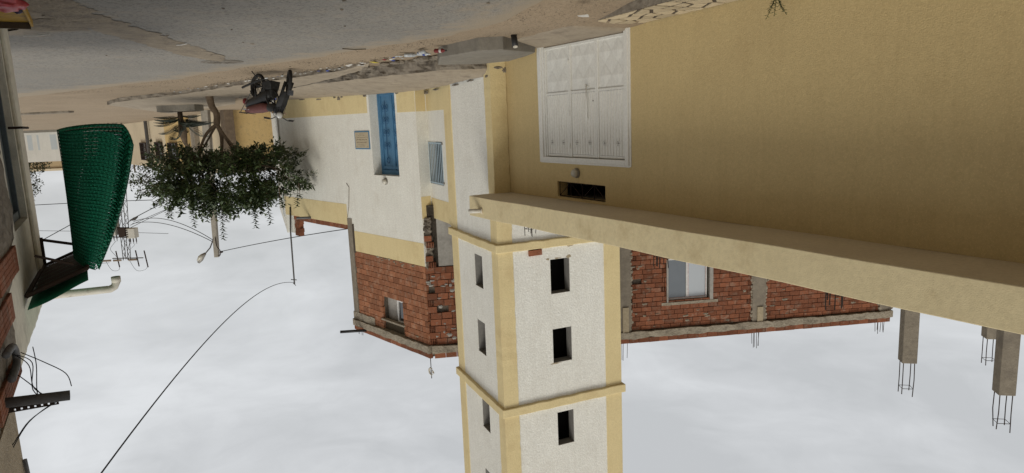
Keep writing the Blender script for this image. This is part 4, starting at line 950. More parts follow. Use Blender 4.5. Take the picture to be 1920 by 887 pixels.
# projecting pipe, perforated angle and cables
pp = thing('steel_pipe', (4.45, 5.85, 3.88), 'thick grey metal pipe jutting out from the near house wall', 'pipe')
a_, b_ = Vector((4.72, 5.64, 3.85)), Vector((4.074, 6.0, 3.916))
mb = MB(); mb.lathe(a_, b_ - a_, [(.045, 0), (.045, (b_ - a_).length), (.037, (b_ - a_).length), (.037, .1)], 16); mb.build('tube', 'galvanised', pp, smooth=True)
ai = thing('angle_iron', (4.45, 5.95, 3.95), 'black perforated angle iron beside the jutting pipe', 'bracket')
a_, b_ = Vector((4.62, 5.83, 3.965)), Vector((4.184, 6.0, 3.955)); d_ = (b_ - a_).normalized(); up_ = Vector((0, 0, 1)); n_ = 9; mb = MB(); L_ = (b_ - a_).length
sd_ = d_.cross(up_).normalized()
for k in range(n_ + 1):
    x0 = L_ * k / n_ - .018 if k else 0; x1 = L_ * k / n_ + .018 if k < n_ else L_
    mb.add([a_ + d_ * x0, a_ + d_ * x1, a_ + d_ * x1 + up_ * .042, a_ + d_ * x0 + up_ * .042], [(0, 1, 2, 3)])
for z0, z1 in ((0, .013), (.029, .042)): mb.add([a_ + up_ * z0 + sd_ * .001, b_ + up_ * z0 + sd_ * .001, b_ + up_ * z1 + sd_ * .001, a_ + up_ * z1 + sd_ * .001], [(0, 1, 2, 3)])
mb.add([a_, b_, b_ + sd_ * .035, a_ + sd_ * .035], [(0, 1, 2, 3)])
o = mb.build('bar', 'rusty_steel', ai, fixn=False); md = o.modifiers.new('solid', 'SOLIDIFY'); md.thickness = .003
def cable(name, pts, r, label, cat='cable', group=None, mat='cable', n=5):
    mb = MB(); mb.tube(pts, r, n); o = mb.build(name, mat, None, smooth=True); return tag(o, label, cat, group)
cx_ = [[(4.78, 6.35, 3.62), (4.62, 6.3, 3.72), (4.42, 6.05, 3.86), (4.2, 6.02, 3.96)], [(4.8, 6.4, 3.64), (4.6, 6.32, 3.7), (4.4, 6.0, 3.85), (4.25, 6.0, 3.98)], [(4.7, 6.5, 3.6), (4.55, 6.3, 3.72), (4.38, 6.02, 3.9), (4.3, 6.0, 3.96)],
       [(4.75, 6.4, 3.62), (4.4, 6.2, 3.66), (4.15, 6.1, 3.74), (4.1, 6.08, 3.86)], [(4.2, 6.02, 3.97), (4.4, 5.9, 4.1), (4.55, 5.85, 4.3), (4.62, 5.8, 4.36)], [(4.22, 6.02, 3.97), (4.45, 5.95, 4.14), (4.6, 5.85, 4.4), (4.66, 5.8, 4.5)], [(4.7, 6.2, 3.75), (4.6, 6.15, 3.78), (4.4, 6.05, 3.87), (4.3, 6.0, 3.96)]]
for i, p in enumerate(cx_): cable('loose_cable', spline(p, 6), .0045, 'thin black cables tangled round the jutting pipe and angle iron', 'cable', 'cables at the jutting pipe')

# roof drain of the near house
pv = thing('drain_spout', NH(-.05, 4.03, 0), 'cream plastic roof drain pipe with elbow above the green awning', 'pipe')
p0, p1 = NH(-.12, 4.0, -.1), NH(-.12, 4.03, .85)
mb = MB(); mb.tube([p0, p1, p1 + (p1 - p0) * .03 + Vector((0, 0, .0)), NH(-.12, 4.0, .94), NH(-.12, 3.93, .975), NH(-.12, 3.86, .975)], .058, 12); mb.build('pipe', 'pvc', pv, smooth=True)
mb = MB(); mb.lathe(NH(-.12, 3.93, .975), (0, 0, -1), [(.068, 0), (.068, .09), (.058, .09), (.05, .02)], 14); mb.build('socket', 'pvc', pv, smooth=True)
mb = MB(); mb.lathe(NH(-.12, 3.861, .975), (0, 0, -1), [(.05, 0), (.05, .002)], 14); mb.build('mouth', 'dark_interior', pv)

# ------------------------------------------------------------------ awning with green woven net
aw = thing('green_awning', NH(-1.3, 3.4, .4), 'green woven plastic net hanging in a cone from a dark awning frame', 'awning')
iN, iF = NH(-2.6, 3.5, .03), NH(-.12, 3.53, .05); oN, oF = NH(-2.45, 3.27, .69), NH(-.05, 3.32, .62)
mb = MB()
for a, b, r in ((iN, oN, .028), (iF, oF, .022), (oN, oF, .025), (iN, iF, .03)): mb.tube([a, b], r, 6)
mb.tube([NH(-.1, 3.1, .06), NH(-.1, 3.56, .06)], .035, 5); mb.tube([NH(-.1, 3.13, .06), oF + Vector((0, 0, -.02))], .022, 6); mb.tube([NH(-2.5, 3.03, .16), NH(-2.45, 3.2, .55)], .016, 6)
mb.tube([NH(-.1, 3.14, .08), NH(.15, 2.95, .5)], .006, 4)
mb.build('frame', 'net_frame', aw)
# cover sheet of the awning: tapes with gaps
mb = MB(); NA = 16
for i in range(NA):
    u0, u1 = i / NA, (i + 1) / NA
    for k in range(26):
        v0, v1 = k / 26, (k + 1) / 26
        q = [iN.lerp(iF, v).lerp(oN.lerp(oF, v), u) + Vector((0, 0, .05 + .09 * (1 - v) ** 3 + .015 * math.sin(3 * v + 5 * u))) - NH.d * (.18 * (1 - v) ** 3) for u, v in ((u0, v0), (u1, v0), (u1, v1), (u0, v1))]
        mb.add(q, [(0, 1, 2, 3)])
mb.build('cover', 'net_green', aw, fixn=False)
mb = MB()
for i in range(26):
    v0, v1 = i / 26, (i + (.97 if i % 4 else .86)) / 26
    q = [iN.lerp(iF, v).lerp(oN.lerp(oF, v), u) + Vector((0, 0, .012)) for u, v in ((0.02, v0), (.97, v0), (.97, v1), (0.02, v1))]; mb.add(q, [(0, 1, 2, 3)])
mb.build('batten', 'net_frame', aw, fixn=False)
# hanging net: a curled sheet, gathered at the outer bar, open loop at its foot
fc = Vector((5.47, 9.35, 1.64)); RXn = Vector((.86, -.51, 0)); DY = Vector((.51, .86, 0))
tc_ = oN.lerp(oF, .3)
def net_pt(u, v):
    """u 0..1 round the curl, v 0 top .. 1 bottom"""
    an = lerp(-.72, 1.12, u) * math.pi
    co, si = math.cos(an), math.sin(an)
    top = tc_ + RXn * (.14 * co) + (oF - oN) * (.22 * si) + Vector((0, 0, .02 - .1 * co))
    bot = fc + RXn * (.425 * co) + DY * (.3 * si) + Vector((0, 0, (.26 * co * co * (1 if si <= 0 else max(0, 1 - 1.6 * si)) if co < 0 else .02 * co) - .05 * si - .15))
    p = top.lerp(bot, v ** 1.02); p += (RXn * co * (.07 if co < 0 else -.01) + DY * si * .04) * math.sin(math.pi * v) + RXn * (.006 * math.sin(u * 23) * v)
    return p
mb = MB(); NV, NU = 40, 90
rr = random.Random(4); off = .024
def net_n(u, v):
    e1 = net_pt(min(1, u + .01), v) - net_pt(max(0, u - .01), v); e2 = net_pt(u, min(1, v + .01)) - net_pt(u, max(0, v - .01)); n = e1.cross(e2); return n.normalized()
for i in range(NV):
    base = len(mb.v); PR = [(.0, -.2), (.22, 1), (.68, 1), (.965, -.2)]
    for j in range(NU + 1):
        u = j / NU; n = net_n(u, (i + .5) / NV); k = off * (1.25 if (i + j) % 2 else .55)
        for (f, b_) in PR: mb.v.append(net_pt(u, (i + f) / NV) + n * (k * b_))
    for j in range(NU):
        for r in range(3): q = base + j * 4 + r; mb.f.append((q, q + 4, q + 5, q + 1)); mb.mi.append(0 if r == 1 else 1)  # groove faces coloured darker green to paint in shade between the ribs
mb.build('net', ['net_green', 'net_dark'], aw, fixn=False)
mb = MB()
for j in range(0, NU + 1, 2): mb.tube([net_pt(j / NU, v / 12) for v in range(13)], .004, 3, cap=False)
for i in range(0, NV, 1):   # loose tape ends along the open edges
    for u in (0, 1):
        p = net_pt(u, (i + .4) / NV); d = (net_pt(u, (i + .4) / NV) - net_pt(.04 if u == 0 else .96, (i + .4) / NV)).normalized(); mb.tube([p, p + d * rr.uniform(.03, .06) + Vector((0, 0, rr.uniform(-.012, .012)))], .008, 3)
mb.build('warp_threads', 'net_dark', aw, fixn=False)

# ------------------------------------------------------------------ tree with pruned crown
def leaf_faces(mb, p, d, up, L, Wd, mi=0):
    d = d.normalized(); sd = d.cross(up)
    if sd.length < 1e-3: sd = d.orthogonal()
    sd.normalize(); n_ = sd.cross(d); q = [p, p + d * L * .45 + sd * Wd * .5 + n_ * Wd * .12, p + d * L - n_ * L * .08, p + d * L * .45 - sd * Wd * .5 + n_ * Wd * .12]
    b = len(mb.v); mb.v += q; mb.f += [(b, b + 1, b + 2), (b, b + 2, b + 3)]; mb.mi += [mi, mi]
tr = thing('street_tree', (11.56, 27.6, .25), 'broad dark green street tree with pale trunk in front of the mosque end', 'tree')
B0 = Vector((11.56, 27.6, .2)); mb = MB(); fork = Vector((11.38, 27.6, 1.35))
mb.tube(spline([B0, B0 + Vector((-.06, 0, .45)), Vector((11.35, 27.6, .95)), fork], 5), [.15, .145, .14, .135, .13, .13, .125, .125, .12, .12, .12, .12, .12, .125, .13, .13][:16], 9)
rt = random.Random(15); limbs = []
for (e_, r0) in (((12.05, 27.3, 2.35), .075), ((11.35, 27.7, 2.5), .1), ((10.85, 27.5, 2.3), .075), ((12.7, 28.1, 2.9), .05), ((10.2, 27.3, 2.9), .05)):
    e_ = Vector(e_); m_ = fork.lerp(e_, .45) + Vector((rt.uniform(-.1, .1), 0, -.08)); pts = spline([fork, m_, e_], 5); mb.tube(pts, [lerp(r0, r0 * .55, k / (len(pts) - 1)) for k in range(len(pts))], 7); limbs.append(e_)
cc0 = Vector((11.3, 27.6, 3.52)); hw = Vector((2.9, 2.2, 1.1))
tips = []
def crown_r(d):
    return 1 + .26 * mnoise.noise(d * 2.3 + Vector((5, 1, 2))) + .2 * mnoise.noise(d * 5)
for k in range(680):
    d = Vector((rt.gauss(0, 1), rt.gauss(0, 1), rt.gauss(0, 1))).normalized(); rr_ = crown_r(d) * rt.uniform(.12, 1.0) ** .5
    # superellipse: flatter underside, boxy sides
    p = Vector((math.copysign(abs(d.x) ** .8, d.x) * hw.x, math.copysign(abs(d.y) ** .8, d.y) * hw.y, math.copysign(abs(d.z) ** .7, d.z) * hw.z)) * rr_
    p.z -= .12 * abs(p.x); tips.append((cc0 + p, d))
mb2 = MB()
for k, (p, d) in enumerate(tips):
    if k % 16 == 0:
        l0 = min(limbs, key=lambda q: (q - p).length); mb2.tube([l0, l0.lerp(p, .5) + Vector((rt.uniform(-.2, .2), rt.uniform(-.2, .2), rt.uniform(-.1, .15))), p], [.022, .014, .006], 4, 2)
    out = (d + Vector((rt.uniform(-.4, .4), rt.uniform(-.4, .4), rt.uniform(-.2, .6)))).normalized(); Ls = rt.uniform(.3, .6)
    if d.z < -.2: out = (out + Vector((0, 0, -.25))).normalized(); Ls *= .6
    for j in range(24):
        f = j / 24; q = p + out * (Ls * f) + Vector((rt.gauss(0, .07), rt.gauss(0, .07), rt.gauss(0, .07)))
        ld = (Vector((rt.gauss(0, 1), rt.gauss(0, 1), rt.gauss(0, .6) + .25)) + out * .5).normalized(); s_ = rt.uniform(.15, .25)
        leaf_faces(mb2, q, ld, Vector((rt.uniform(-.3, .3), rt.uniform(-.3, .3), 1)), s_, s_ * .5, 1 if rt.random() < .02 else 0)
# upright shoots on top
for (x, h_) in [(-2.75, .5), (-2.3, .35), (-1.6, .45), (-1.25, .95), (-.85, .5), (-.35, .45), (.12, 1.25), (.3, .75), (.6, .45), (1.05, .45), (1.45, .9), (1.75, .4), (2.2, .55), (2.45, .7), (-2.9, .2), (-1.9, .85), (.9, .7), (2.8, .3)]:
    base = cc0 + Vector((x, rt.uniform(-1.2, .6), .95 - .1 * abs(x))); h_ *= 1.15; top = base + Vector((rt.uniform(-.1, .1), rt.uniform(-.1, .1), h_)); mb2.tube([base - Vector((0, 0, .4)), base, top], [.016, .01, .004], 4, 2)
    n_ = int(h_ / .03)
    for j in range(n_):
        q = base.lerp(top, j / n_); an = j * 2.4 + rt.uniform(-.3, .3)
        leaf_faces(mb2, q, Vector((math.cos(an), math.sin(an), .5)), Vector((0, 0, 1)), rt.uniform(.15, .22), .1)
# outlying sprays at the sides and below
for (x, z, dx, dz) in [(-3.3, -.1, -.5, -.05), (-3.0, .15, -.45, .2), (3.05, -.2, .4, .1), (2.9, .2, .35, .15), (-1.75, -1.05, -.1, -.25), (-2.6, -.9, -.2, -.2), (.9, -1.1, .1, -.2), (2.4, -.95, .25, -.15)]:
    base = cc0 + Vector((x, rt.uniform(-.6, .2), z)); top = base + Vector((dx, 0, dz)); mb2.tube([base - Vector((dx, 0, dz)), base, top], [.012, .009, .004], 4, 2)
    for j in range(26):
        q = base.lerp(top, rt.random()) + Vector((rt.gauss(0, .06), rt.gauss(0, .06), rt.gauss(0, .06))); leaf_faces(mb2, q, Vector((rt.gauss(0, 1), rt.gauss(0, 1), rt.gauss(0, 1))), Vector((0, 0, 1)), rt.uniform(.09, .14), .06)
mb.build('trunk', 'bark', tr, smooth=True); mb2.build('crown', ['leaf', 'leaf_dry', 'bark'], tr, fixn=False)

# planter and palm
pl = thing('planter', (15.1, 32.3, .3), 'low rectangular concrete planter block under the small palm', 'planter')
mb = MB()
PL = Fr((14.25, 32.3), 90); 
mb.fbox(PL, 0, 1.75, .2, .66, -1.0, 0); mb.build('block', 'ramp_concrete', pl, bevel=.03)
mb = MB(); mb.fbox(PL, .12, 1.63, .662, .675, -.9, -.1); mb.build('soil', 'litter_brown', pl)
pm = thing('palm', (15.1, 31.9 + .9, .67), 'small palm with arching fronds growing from the concrete planter', 'palm')
pc = Vector((15.15, 32.75, .66)); mb = MB(); mb.tube([pc, pc + Vector((0, 0, .35)), pc + Vector((-.03, 0, .7)), pc + Vector((-.02, 0, 1.0)), pc + Vector((-.1, 0, 1.5)), pc + Vector((-.35, 0, 1.9))], [.11, .12, .17, .19, .09, .05], 9); mb.build('trunk', 'bark', pm, smooth=True)
rp_ = random.Random(9)
for k in range(22):
    an = 2 * math.pi * k / 22 + rp_.uniform(-.15, .15); el = rp_.choice([rp_.uniform(.35, .8), rp_.uniform(.8, 1.7)]); Lf = rp_.uniform(1.05, 1.5); d = Vector((math.cos(an), math.sin(an) * .8, 0)); mb = MB()
    base = pc + Vector((0, 0, rp_.uniform(.12, .6))); pts = [base + d * (Lf * t) + Vector((0, 0, Lf * (el * t - (.15 + .5 * el) * t * t))) for t in [i / 8 for i in range(9)]]
    mb.tube(pts, [.016] * 3 + [.011] * 3 + [.006] * 3, 4)
    for i in range(34):
        t = .15 + .85 * i / 34; j = min(7, int(t * 8)); q = pts[j].lerp(pts[j + 1], t * 8 - j); sd = d.cross(Vector((0, 0, 1))) * (1 if i % 2 else -1); ln = .34 * math.sin(math.pi * (.15 + .8 * t)) + .06
        leaf_faces(mb, q, sd + d * .7 + Vector((0, 0, -.25)), Vector((0, 0, 1)), ln, .05)
    mb.build('frond', 'palm_leaf', pm, fixn=False)

# ------------------------------------------------------------------ motorcycle
mt = thing('motorcycle', (6.3, 19.55, .06), 'dark motorcycle with brown seat parked beside the broken kerb', 'motorcycle')
Fc = Vector((5.8, 19.2, .05)); MK = 1.16; Rc = Fc + Vector((1.1, .86, 0)).normalized() * (1.27 * MK); fx = (Fc - Rc).normalized(); sdv = Vector((0, 0, 1)).cross(fx).normalized(); lean = -.16
def mp_(x, y, z):
    x, y, z = x * MK, y * MK, z * MK   # x forward from rear axle contact, y to the left, z up, leaned about the ground line
    yy = y * math.cos(lean) - z * math.sin(lean); zz = y * math.sin(lean) + z * math.cos(lean); return Rc + fx * x + sdv * yy + Vector((0, 0, zz))
WB = (Fc - Rc).length / MK; steer = R(28)
def wheel(cx, cz, yaw, name, r=.335):
    ax = (mp_(0, 1, 0) - mp_(0, 0, 0)).normalized(); ax = Matrix.Rotation(yaw, 3, Vector((0, 0, 1))) @ ax; c = mp_(cx, 0, cz)
    mb = MB(); mb.lathe(c - ax * .045, ax, [(r - .07, 0), (r - .025, 0), (r, .028), (r + .004, .045), (r, .062), (r - .025, .09), (r - .07, .09), (r - .075, .045), (r - .07, 0)], 28, 0, False); w_ = mb.build(name, 'tyre', mt, smooth=True)
    mb = MB(); mb.lathe(c - ax * .03, ax, [(r - .06, 0), (r - .06, .06)], 24); 
    me_ = mb
    mb = MB(); u = ax.orthogonal().normalized(); v = ax.cross(u)
    for k in range(10):
        an = k * math.pi / 5; d = u * math.cos(an) + v * math.sin(an); mb.tube([c, c + d * (r - .06)], .009, 4)
    mb.lathe(c - ax * .05, ax, [(.05, 0), (.06, .02), (.06, .08), (.05, .1)], 12); mb.lathe(c + ax * .052, ax, [(.1, 0), (.1, .006)], 16)
    mb.build('rim', 'engine', w_)
    return c, ax
rw_c, rax = wheel(0, .3, 0, 'wheel'); fw_c, fax = wheel(WB, .3, steer, 'wheel')
mb = MB()
for p in ([(.0, .08, .3), (.45, .1, .42), (.6, .1, .75), (.95, .03, .93)], [(.0, -.08, .3), (.45, -.1, .42), (.6, -.1, .75), (.95, -.03, .93)], [(-.25, 0, .68), (.2, 0, .7), (.6, 0, .72), (.95, 0, .93)], [(.95, 0, .9), (.82, 0, .55), (.45, 0, .35)]): mb.tube(spline([mp_(*q) for q in p], 4), .022, 6)
for s_ in (-1, 1): mb.tube([mp_(.05, .11 * s_, .32), mp_(.12, .11 * s_, .66)], .028, 7)
mb.tube([mp_(.35, .12, .3), mp_(.3, .38, .03)], .014, 5)
mb.build('chassis', 'moto_black', mt, smooth=True)
# engine, exhaust
mb = MB()
def mbox(mb, x0, x1, y0, y1, z0, z1, tp=.85):
    c = [(x0, y0, z0), (x1, y0, z0), (x1, y1, z0), (x0, y1, z0)]; xm, ym = (x0 + x1) / 2, (y0 + y1) / 2
    mb.hexa([mp_(*p) for p in c] + [mp_(lerp(xm, p[0], tp), lerp(ym, p[1], tp), z1) for p in c])
mbox(mb, .36, .74, -.13, .13, .24, .44); mbox(mb, .5, .72, -.09, .09, .44, .62); mbox(mb, .28, .5, -.11, .11, .42, .6)
mb.build('engine', 'engine', mt, bevel=.02)
mb = MB(); mb.tube(spline([mp_(.7, .1, .4), mp_(.72, .17, .26), mp_(.4, .19, .22), mp_(-.15, .2, .32), mp_(-.35, .2, .36)], 5), [.018] * 11 + [.032] * 10, 8); mb.build('exhaust', 'engine', mt, smooth=True)
# tank, seat, tail, side panels as lofted sections
def loft(secs, name, mat, n=12):
    mb = MB(); N = len(secs)
    for (x, zc, hw_, hh, pw) in secs:
        for k in range(n):
            a = 2 * math.pi * k / n; c, s = math.cos(a), math.sin(a); mb.v.append(mp_(x, hw_ * math.copysign(abs(c) ** pw, c), zc + hh * math.copysign(abs(s) ** pw, s)))
    for i in range(N - 1):
        for k in range(n): mb.f.append((i * n + k, i * n + (k + 1) % n, (i + 1) * n + (k + 1) % n, (i + 1) * n + k)); mb.mi.append(0)
    mb.f += [tuple(reversed(range(n))), tuple((N - 1) * n + k for k in range(n))]; mb.mi += [0, 0]
    return mb.build(name, mat, mt, smooth=True)
loft([(.5, .84, .06, .07, .8), (.58, .86, .12, .1, .75), (.75, .88, .135, .12, .7), (.9, .9, .09, .1, .8), (.97, .9, .05, .06, .8)], 'fuel_tank', 'moto_black')
loft([(-.4, .9, .08, .04, .7), (-.22, .88, .14, .08, .6), (.1, .86, .155, .1, .6), (.38, .84, .145, .1, .6), (.58, .86, .1, .08, .7)], 'seat', 'seat_brown')
loft([(-.42, .78, .06, .04, .8), (-.25, .72, .12, .1, .7), (.15, .66, .14, .14, .7), (.45, .58, .13, .14, .7), (.62, .52, .1, .1, .8)], 'side_panel', 'moto_black')
mb = MB()
for k in range(9):
    an = R(20 + 15 * k); an2 = R(35 + 15 * k)
    for s0, s1 in ((-.07, .07),): mb.add([rw_c + fx * (-.35 * math.cos(a)) + Vector((0, 0, .35 * math.sin(a))) + sdv * y for a, y in ((an, s0), (an2, s0), (an2, s1), (an, s1))], [(0, 1, 2, 3)])
o = mb.build('rear_mudguard', 'moto_black', mt, fixn=False); o.modifiers.new('s', 'SOLIDIFY').thickness = .006
# fork, front mudguard, bars, headlight
hd = mp_(WB - .36, 0, 1.0); fwd = Matrix.Rotation(steer, 3, Vector((0, 0, 1))) @ fx; lat = fax
mb = MB()
for s_ in (-1, 1):
    mb.tube([fw_c + lat * .09 * s_, fw_c.lerp(hd, .5) + lat * .09 * s_, hd + lat * .08 * s_], [.042, .04, .03], 8)
for f in (.82, .97): mb.tube([fw_c.lerp(hd, f) - lat * .11, fw_c.lerp(hd, f) + lat * .11], .028, 6)
mb.build('fork', 'moto_black', mt, smooth=True)
mb = MB(); up2 = (hd - fw_c).normalized(); out2 = fwd
for f, wd_, of in ((.3, .085, .07), (.5, .12, .08), (.72, .13, .06), (.97, .1, .02)):
    c = fw_c.lerp(hd, f) + out2 * of; mb.v += [c - lat * wd_ - out2 * .03, c + out2 * .035, c + lat * wd_ - out2 * .03]
for i in range(3):
    k = i * 3; mb.f += [(k, k + 1, k + 4, k + 3), (k + 1, k + 2, k + 5, k + 4)]; mb.mi += [0, 0]
o = mb.build('fork_cover', 'moto_black', mt, fixn=False); o.modifiers.new('s', 'SOLIDIFY').thickness = .01
mb = MB()
for k in range(8):
    an = R(40 + 14 * k); an2 = R(54 + 14 * k); mb.add([fw_c + fwd * (.345 * math.cos(a)) + Vector((0, 0, .345 * math.sin(a))) + lat * y for a, y in ((an, -.065), (an2, -.065), (an2, .065), (an, .065))], [(0, 1, 2, 3)])
o = mb.build('front_mudguard', 'moto_black', mt, fixn=False); o.modifiers.new('s', 'SOLIDIFY').thickness = .006
bar = hd + Vector((0, 0, .1)); mb = MB(); mb.tube(spline([bar - lat * .38 - fwd * .12 + Vector((0, 0, .07)), bar - lat * .22 + Vector((0, 0, .08)), bar - lat * .06, bar + lat * .06, bar + lat * .22 + Vector((0, 0, .08)), bar + lat * .38 - fwd * .12 + Vector((0, 0, .07))], 4), .013, 6)
for s_ in (-1, 1): mb.tube([bar + lat * .38 * s_ - fwd * .12 + Vector((0, 0, .07)), bar + lat * .26 * s_ - fwd * .05 + Vector((0, 0, .078))], .021, 7); mb.tube([bar + lat * .24 * s_ + fwd * .03 + Vector((0, 0, .06)), bar + lat * .4 * s_ + fwd * .0 + Vector((0, 0, .05))], .008, 5)
mb.build('handlebar', 'moto_black', mt, smooth=True)
mb = MB(); hl = hd + fwd * .1 + Vector((0, 0, .06)); mb.lathe(hl - fwd * .1, fwd, [(.04, 0), (.075, .05), (.092, .12), (.095, .14)], 16, 0); mb.lathe(hl + fwd * .041, fwd, [(.085, 0), (.07, .02), (.03, .03)], 16, 1); mb.build('headlamp', ['chrome', 'headlight'], mt, smooth=True)
for s_ in (-1, 1):
    mb = MB(); c = hd + lat * .16 * s_ + fwd * .06; mb.lathe(c - fwd * .03, fwd, [(.02, 0), (.035, .03), (.03, .06)], 8); mb.build('indicator', 'insulator', mt)
mb = MB(); mb.tube(spline([hd + lat * .05 + Vector((0, 0, .05)), hd + fwd * .14 - Vector((0, 0, .1)) + lat * .1, fw_c.lerp(hd, .45) + lat * .13 + fwd * .06, fw_c + lat * .1], 5), .008, 5); mb.build('brake_hose', 'cable', mt)
mb = MB(); 
for p, q in (((-.42, .1, .86), (-.1, .14, .9)), ((-.42, -.1, .86), (-.1, -.14, .9)), ((-.44, -.1, .87), (-.44, .1, .87))): mb.tube([mp_(*p), mp_(*q)], .012, 6)
mb.build('grab_rail', 'chrome', mt)
mb = MB()
for y in (-.1, -.03, .04, .1): mb.tube([mp_(-.2, y, .97), mp_(-.62, y, .93)], .009, 4)
for x in (-.6, -.4): mb.tube([mp_(x, -.11, .945), mp_(x, .11, .945)], .009, 4)
mb.tube([mp_(-.55, .1, .93), mp_(-.1, .13, .5)], .011, 5); mb.tube([mp_(-.55, -.1, .93), mp_(-.1, -.13, .5)], .011, 5)
mb.build('luggage_rack', 'moto_black', mt)
mb = MB()
for k in range(5): mb.tube(spline([hd + lat * (.12 - .05 * k) + Vector((0, 0, .1)), hd + fwd * (.18 + .02 * k) + lat * (.16 - .08 * k) - Vector((0, 0, .04 * k)), hd - fwd * .12 + lat * (.08 - .03 * k) - Vector((0, 0, .2))], 5), .007, 4)
mb.build('control_cable', 'cable', mt)
loft([(-.55, .62, .02, .05, .8), (-.5, .66, .09, .08, .8), (-.42, .7, .08, .06, .8)], 'tail_lamp', 'litter_red')

# ------------------------------------------------------------------ poles, mast and wires
sp_ = thing('steel_pole', (9.68, 30.0, 6.0), 'thin dark steel service pole above the far mosque corner', 'pole')
mb = MB(); mb.tube([(9.6, 30.05, 5.0), (9.68, 30.03, 6.1), (9.715, 30.0, 8.42)], .035, 8); mb.build('tube', 'galvanised', sp_, smooth=True)
mb = MB(); mb.tube([(9.6, 30, 8.25), (9.85, 30, 8.22)], .02, 5); mb.tube([(9.715, 30, 8.42), (9.66, 30, 8.5), (9.75, 29.95, 8.38)], .015, 5); mb.build('hook', 'galvanised', sp_)
cable('overhead_cable', sag((9.75, 29.98, 8.36), (5.19, 8.0, 5.71), .7, 40) + sag((5.19, 8.0, 5.71), (3.4, 1.0, 6.1), .12, 8)[1:], .011, 'long black cable sagging from the steel pole across the sky to the camera side')
up = thing('utility_pole', (17.15, 40.0, .5), 'grey concrete utility pole with street lamp rising behind the street tree', 'pole')
mb = MB(); q0, q1 = Vector((17.05, 40, .4)), Vector((17.33, 40, 8.9)); a0 = [(-1, -1), (1, -1), (1, 1), (-1, 1)]
mb.hexa([q0 + Vector((x * .2, y * .2, 0)) for x, y in a0] + [q1 + Vector((x * .125, y * .125, 0)) for x, y in a0]); mb.build('shaft', 'pole_concrete', up, bevel=.02)
mb = MB(); mb.tube([(17.33, 39.9, 7.7), (17.6, 39.85, 8.3), (17.95, 39.8, 8.68)], .035, 6); mb.build('lamp_arm', 'galvanised', up)
mb = MB(); mb.tube([(17.9, 39.8, 8.62), (18.02, 39.8, 8.72), (18.2, 39.8, 8.95), (18.36, 39.8, 9.15)], [.07, .12, .15, .08], 8); lp = mb.build('lamp_head', 'lamp_metal', up, smooth=True)
mb = MB(); mb.tube([(18.05, 39.75, 8.69), (18.2, 39.72, 8.84), (18.36, 39.75, 9.02)], [.09, .13, .07], 8); mb.build('lens', 'lamp_glass', lp, smooth=True)
mb = MB(); mb.tube(spline([(17.2, 39.85, 8.8), (17.05, 39.8, 8.75), (17.02, 39.8, 8.5), (17.2, 39.8, 8.2), (17.22, 39.8, 7.7)], 5), .025, 5); mb.lathe((17.03, 39.8, 8.6), (-1, 0, -.3), [(.06, 0), (.06, .15)], 8); mb.build('clamp', 'rusty_steel', up)
cable('service_wire', sag((17.0, 39.8, 8.55), FA(5.3, 5.6, -3), .12), .02, 'black wire from the utility pole to the mosque roof edge')
cable('service_wire', sag((17.3, 40, 8.0), (30.6, 55.8, 8.6), .75), .022, 'pair of sagging wires between utility pole and transformer mast', 'cable', 'wires between pole and mast')
cable('service_wire', sag((17.3, 40, 8.1), (30.7, 55.8, 8.75), .55), .022, 'pair of sagging wires between utility pole and transformer mast', 'cable', 'wires between pole and mast')
cable('street_wire', sag((31.0, 56, 8.5), (36.95, 90, 7.76), .3), .035, 'bundled wires leaving the transformer mast towards the leaf shoots', 'cable', 'wires leaving the mast')
cable('street_wire', sag((31.0, 56, 9.1), (37.06, 90, 8.79), .2), .022, 'bundled wires leaving the transformer mast towards the leaf shoots', 'cable', 'wires leaving the mast')
cable('street_wire', sag((31.0, 56, 8.9), (35.65, 90, 8.5), .2), .022, 'bundled wires leaving the transformer mast towards the leaf shoots', 'cable', 'wires leaving the mast')
cable('far_wire', sag((48, 60, 7.5), (31, 60, 7.3), .1), .03, 'thick far wire crossing the sky below the awning bracket')
cable('far_wire', sag((48, 60, 9.3), (30, 60, 10.3), .1), .018, 'thin far wire crossing the sky beside the awning bracket')
ft = thing('far_pole', (32.1, 70, 1), 'distant thin wooden pole behind the top of the street tree', 'pole')
mb = MB(); mb.tube([(31.95, 70, .7), (32.08, 70, 8.75)], [.12, .09], 7); mb.build('shaft', 'tan_far', ft); mb = MB(); mb.tube([(31.7, 70, 8.4), (32.45, 70, 8.4)], .05, 5); mb.build('cross_arm', 'rusty_steel', ft)
ms = thing('transformer_mast', (31.3, 56, .7), 'steel lattice mast with two pale transformers and insulators', 'mast')
mb = MB(); bt, tp = Vector((31.15, 56, .6)), Vector((31.65, 56, 11.75)); NL = 16; hb = lambda f: lerp(.36, .2, f)
for x, y in a0: mb.tube([bt + Vector((x * hb(0), y * hb(0), 0)), tp + Vector((x * hb(1), y * hb(1), 0))], .028, 4)
for i in range(NL):
    f0, f1 = i / NL, (i + 1) / NL; p0, p1 = bt.lerp(tp, f0), bt.lerp(tp, f1)
    for k in range(4):
        x0, y0 = a0[k]; x1, y1 = a0[(k + 1) % 4]
        if i % 2: x0, y0, x1, y1 = x1, y1, x0, y0
        mb.tube([p0 + Vector((x0 * hb(f0), y0 * hb(f0), 0)), p1 + Vector((x1 * hb(f1), y1 * hb(f1), 0))], .018, 4)
mb.build('lattice', 'galvanised', ms)
mb = MB(); mb.tube([(30.6, 55.7, 9.15), (32.6, 55.7, 8.95)], .07, 4); mb.tube([(30.6, 55.7, 9.9), (32.5, 55.7, 9.75)], .05, 4); mb.box((31.5, 55.75, 9.4), (.28, .25, .35)); mb.build('platform', 'rusty_steel', ms)
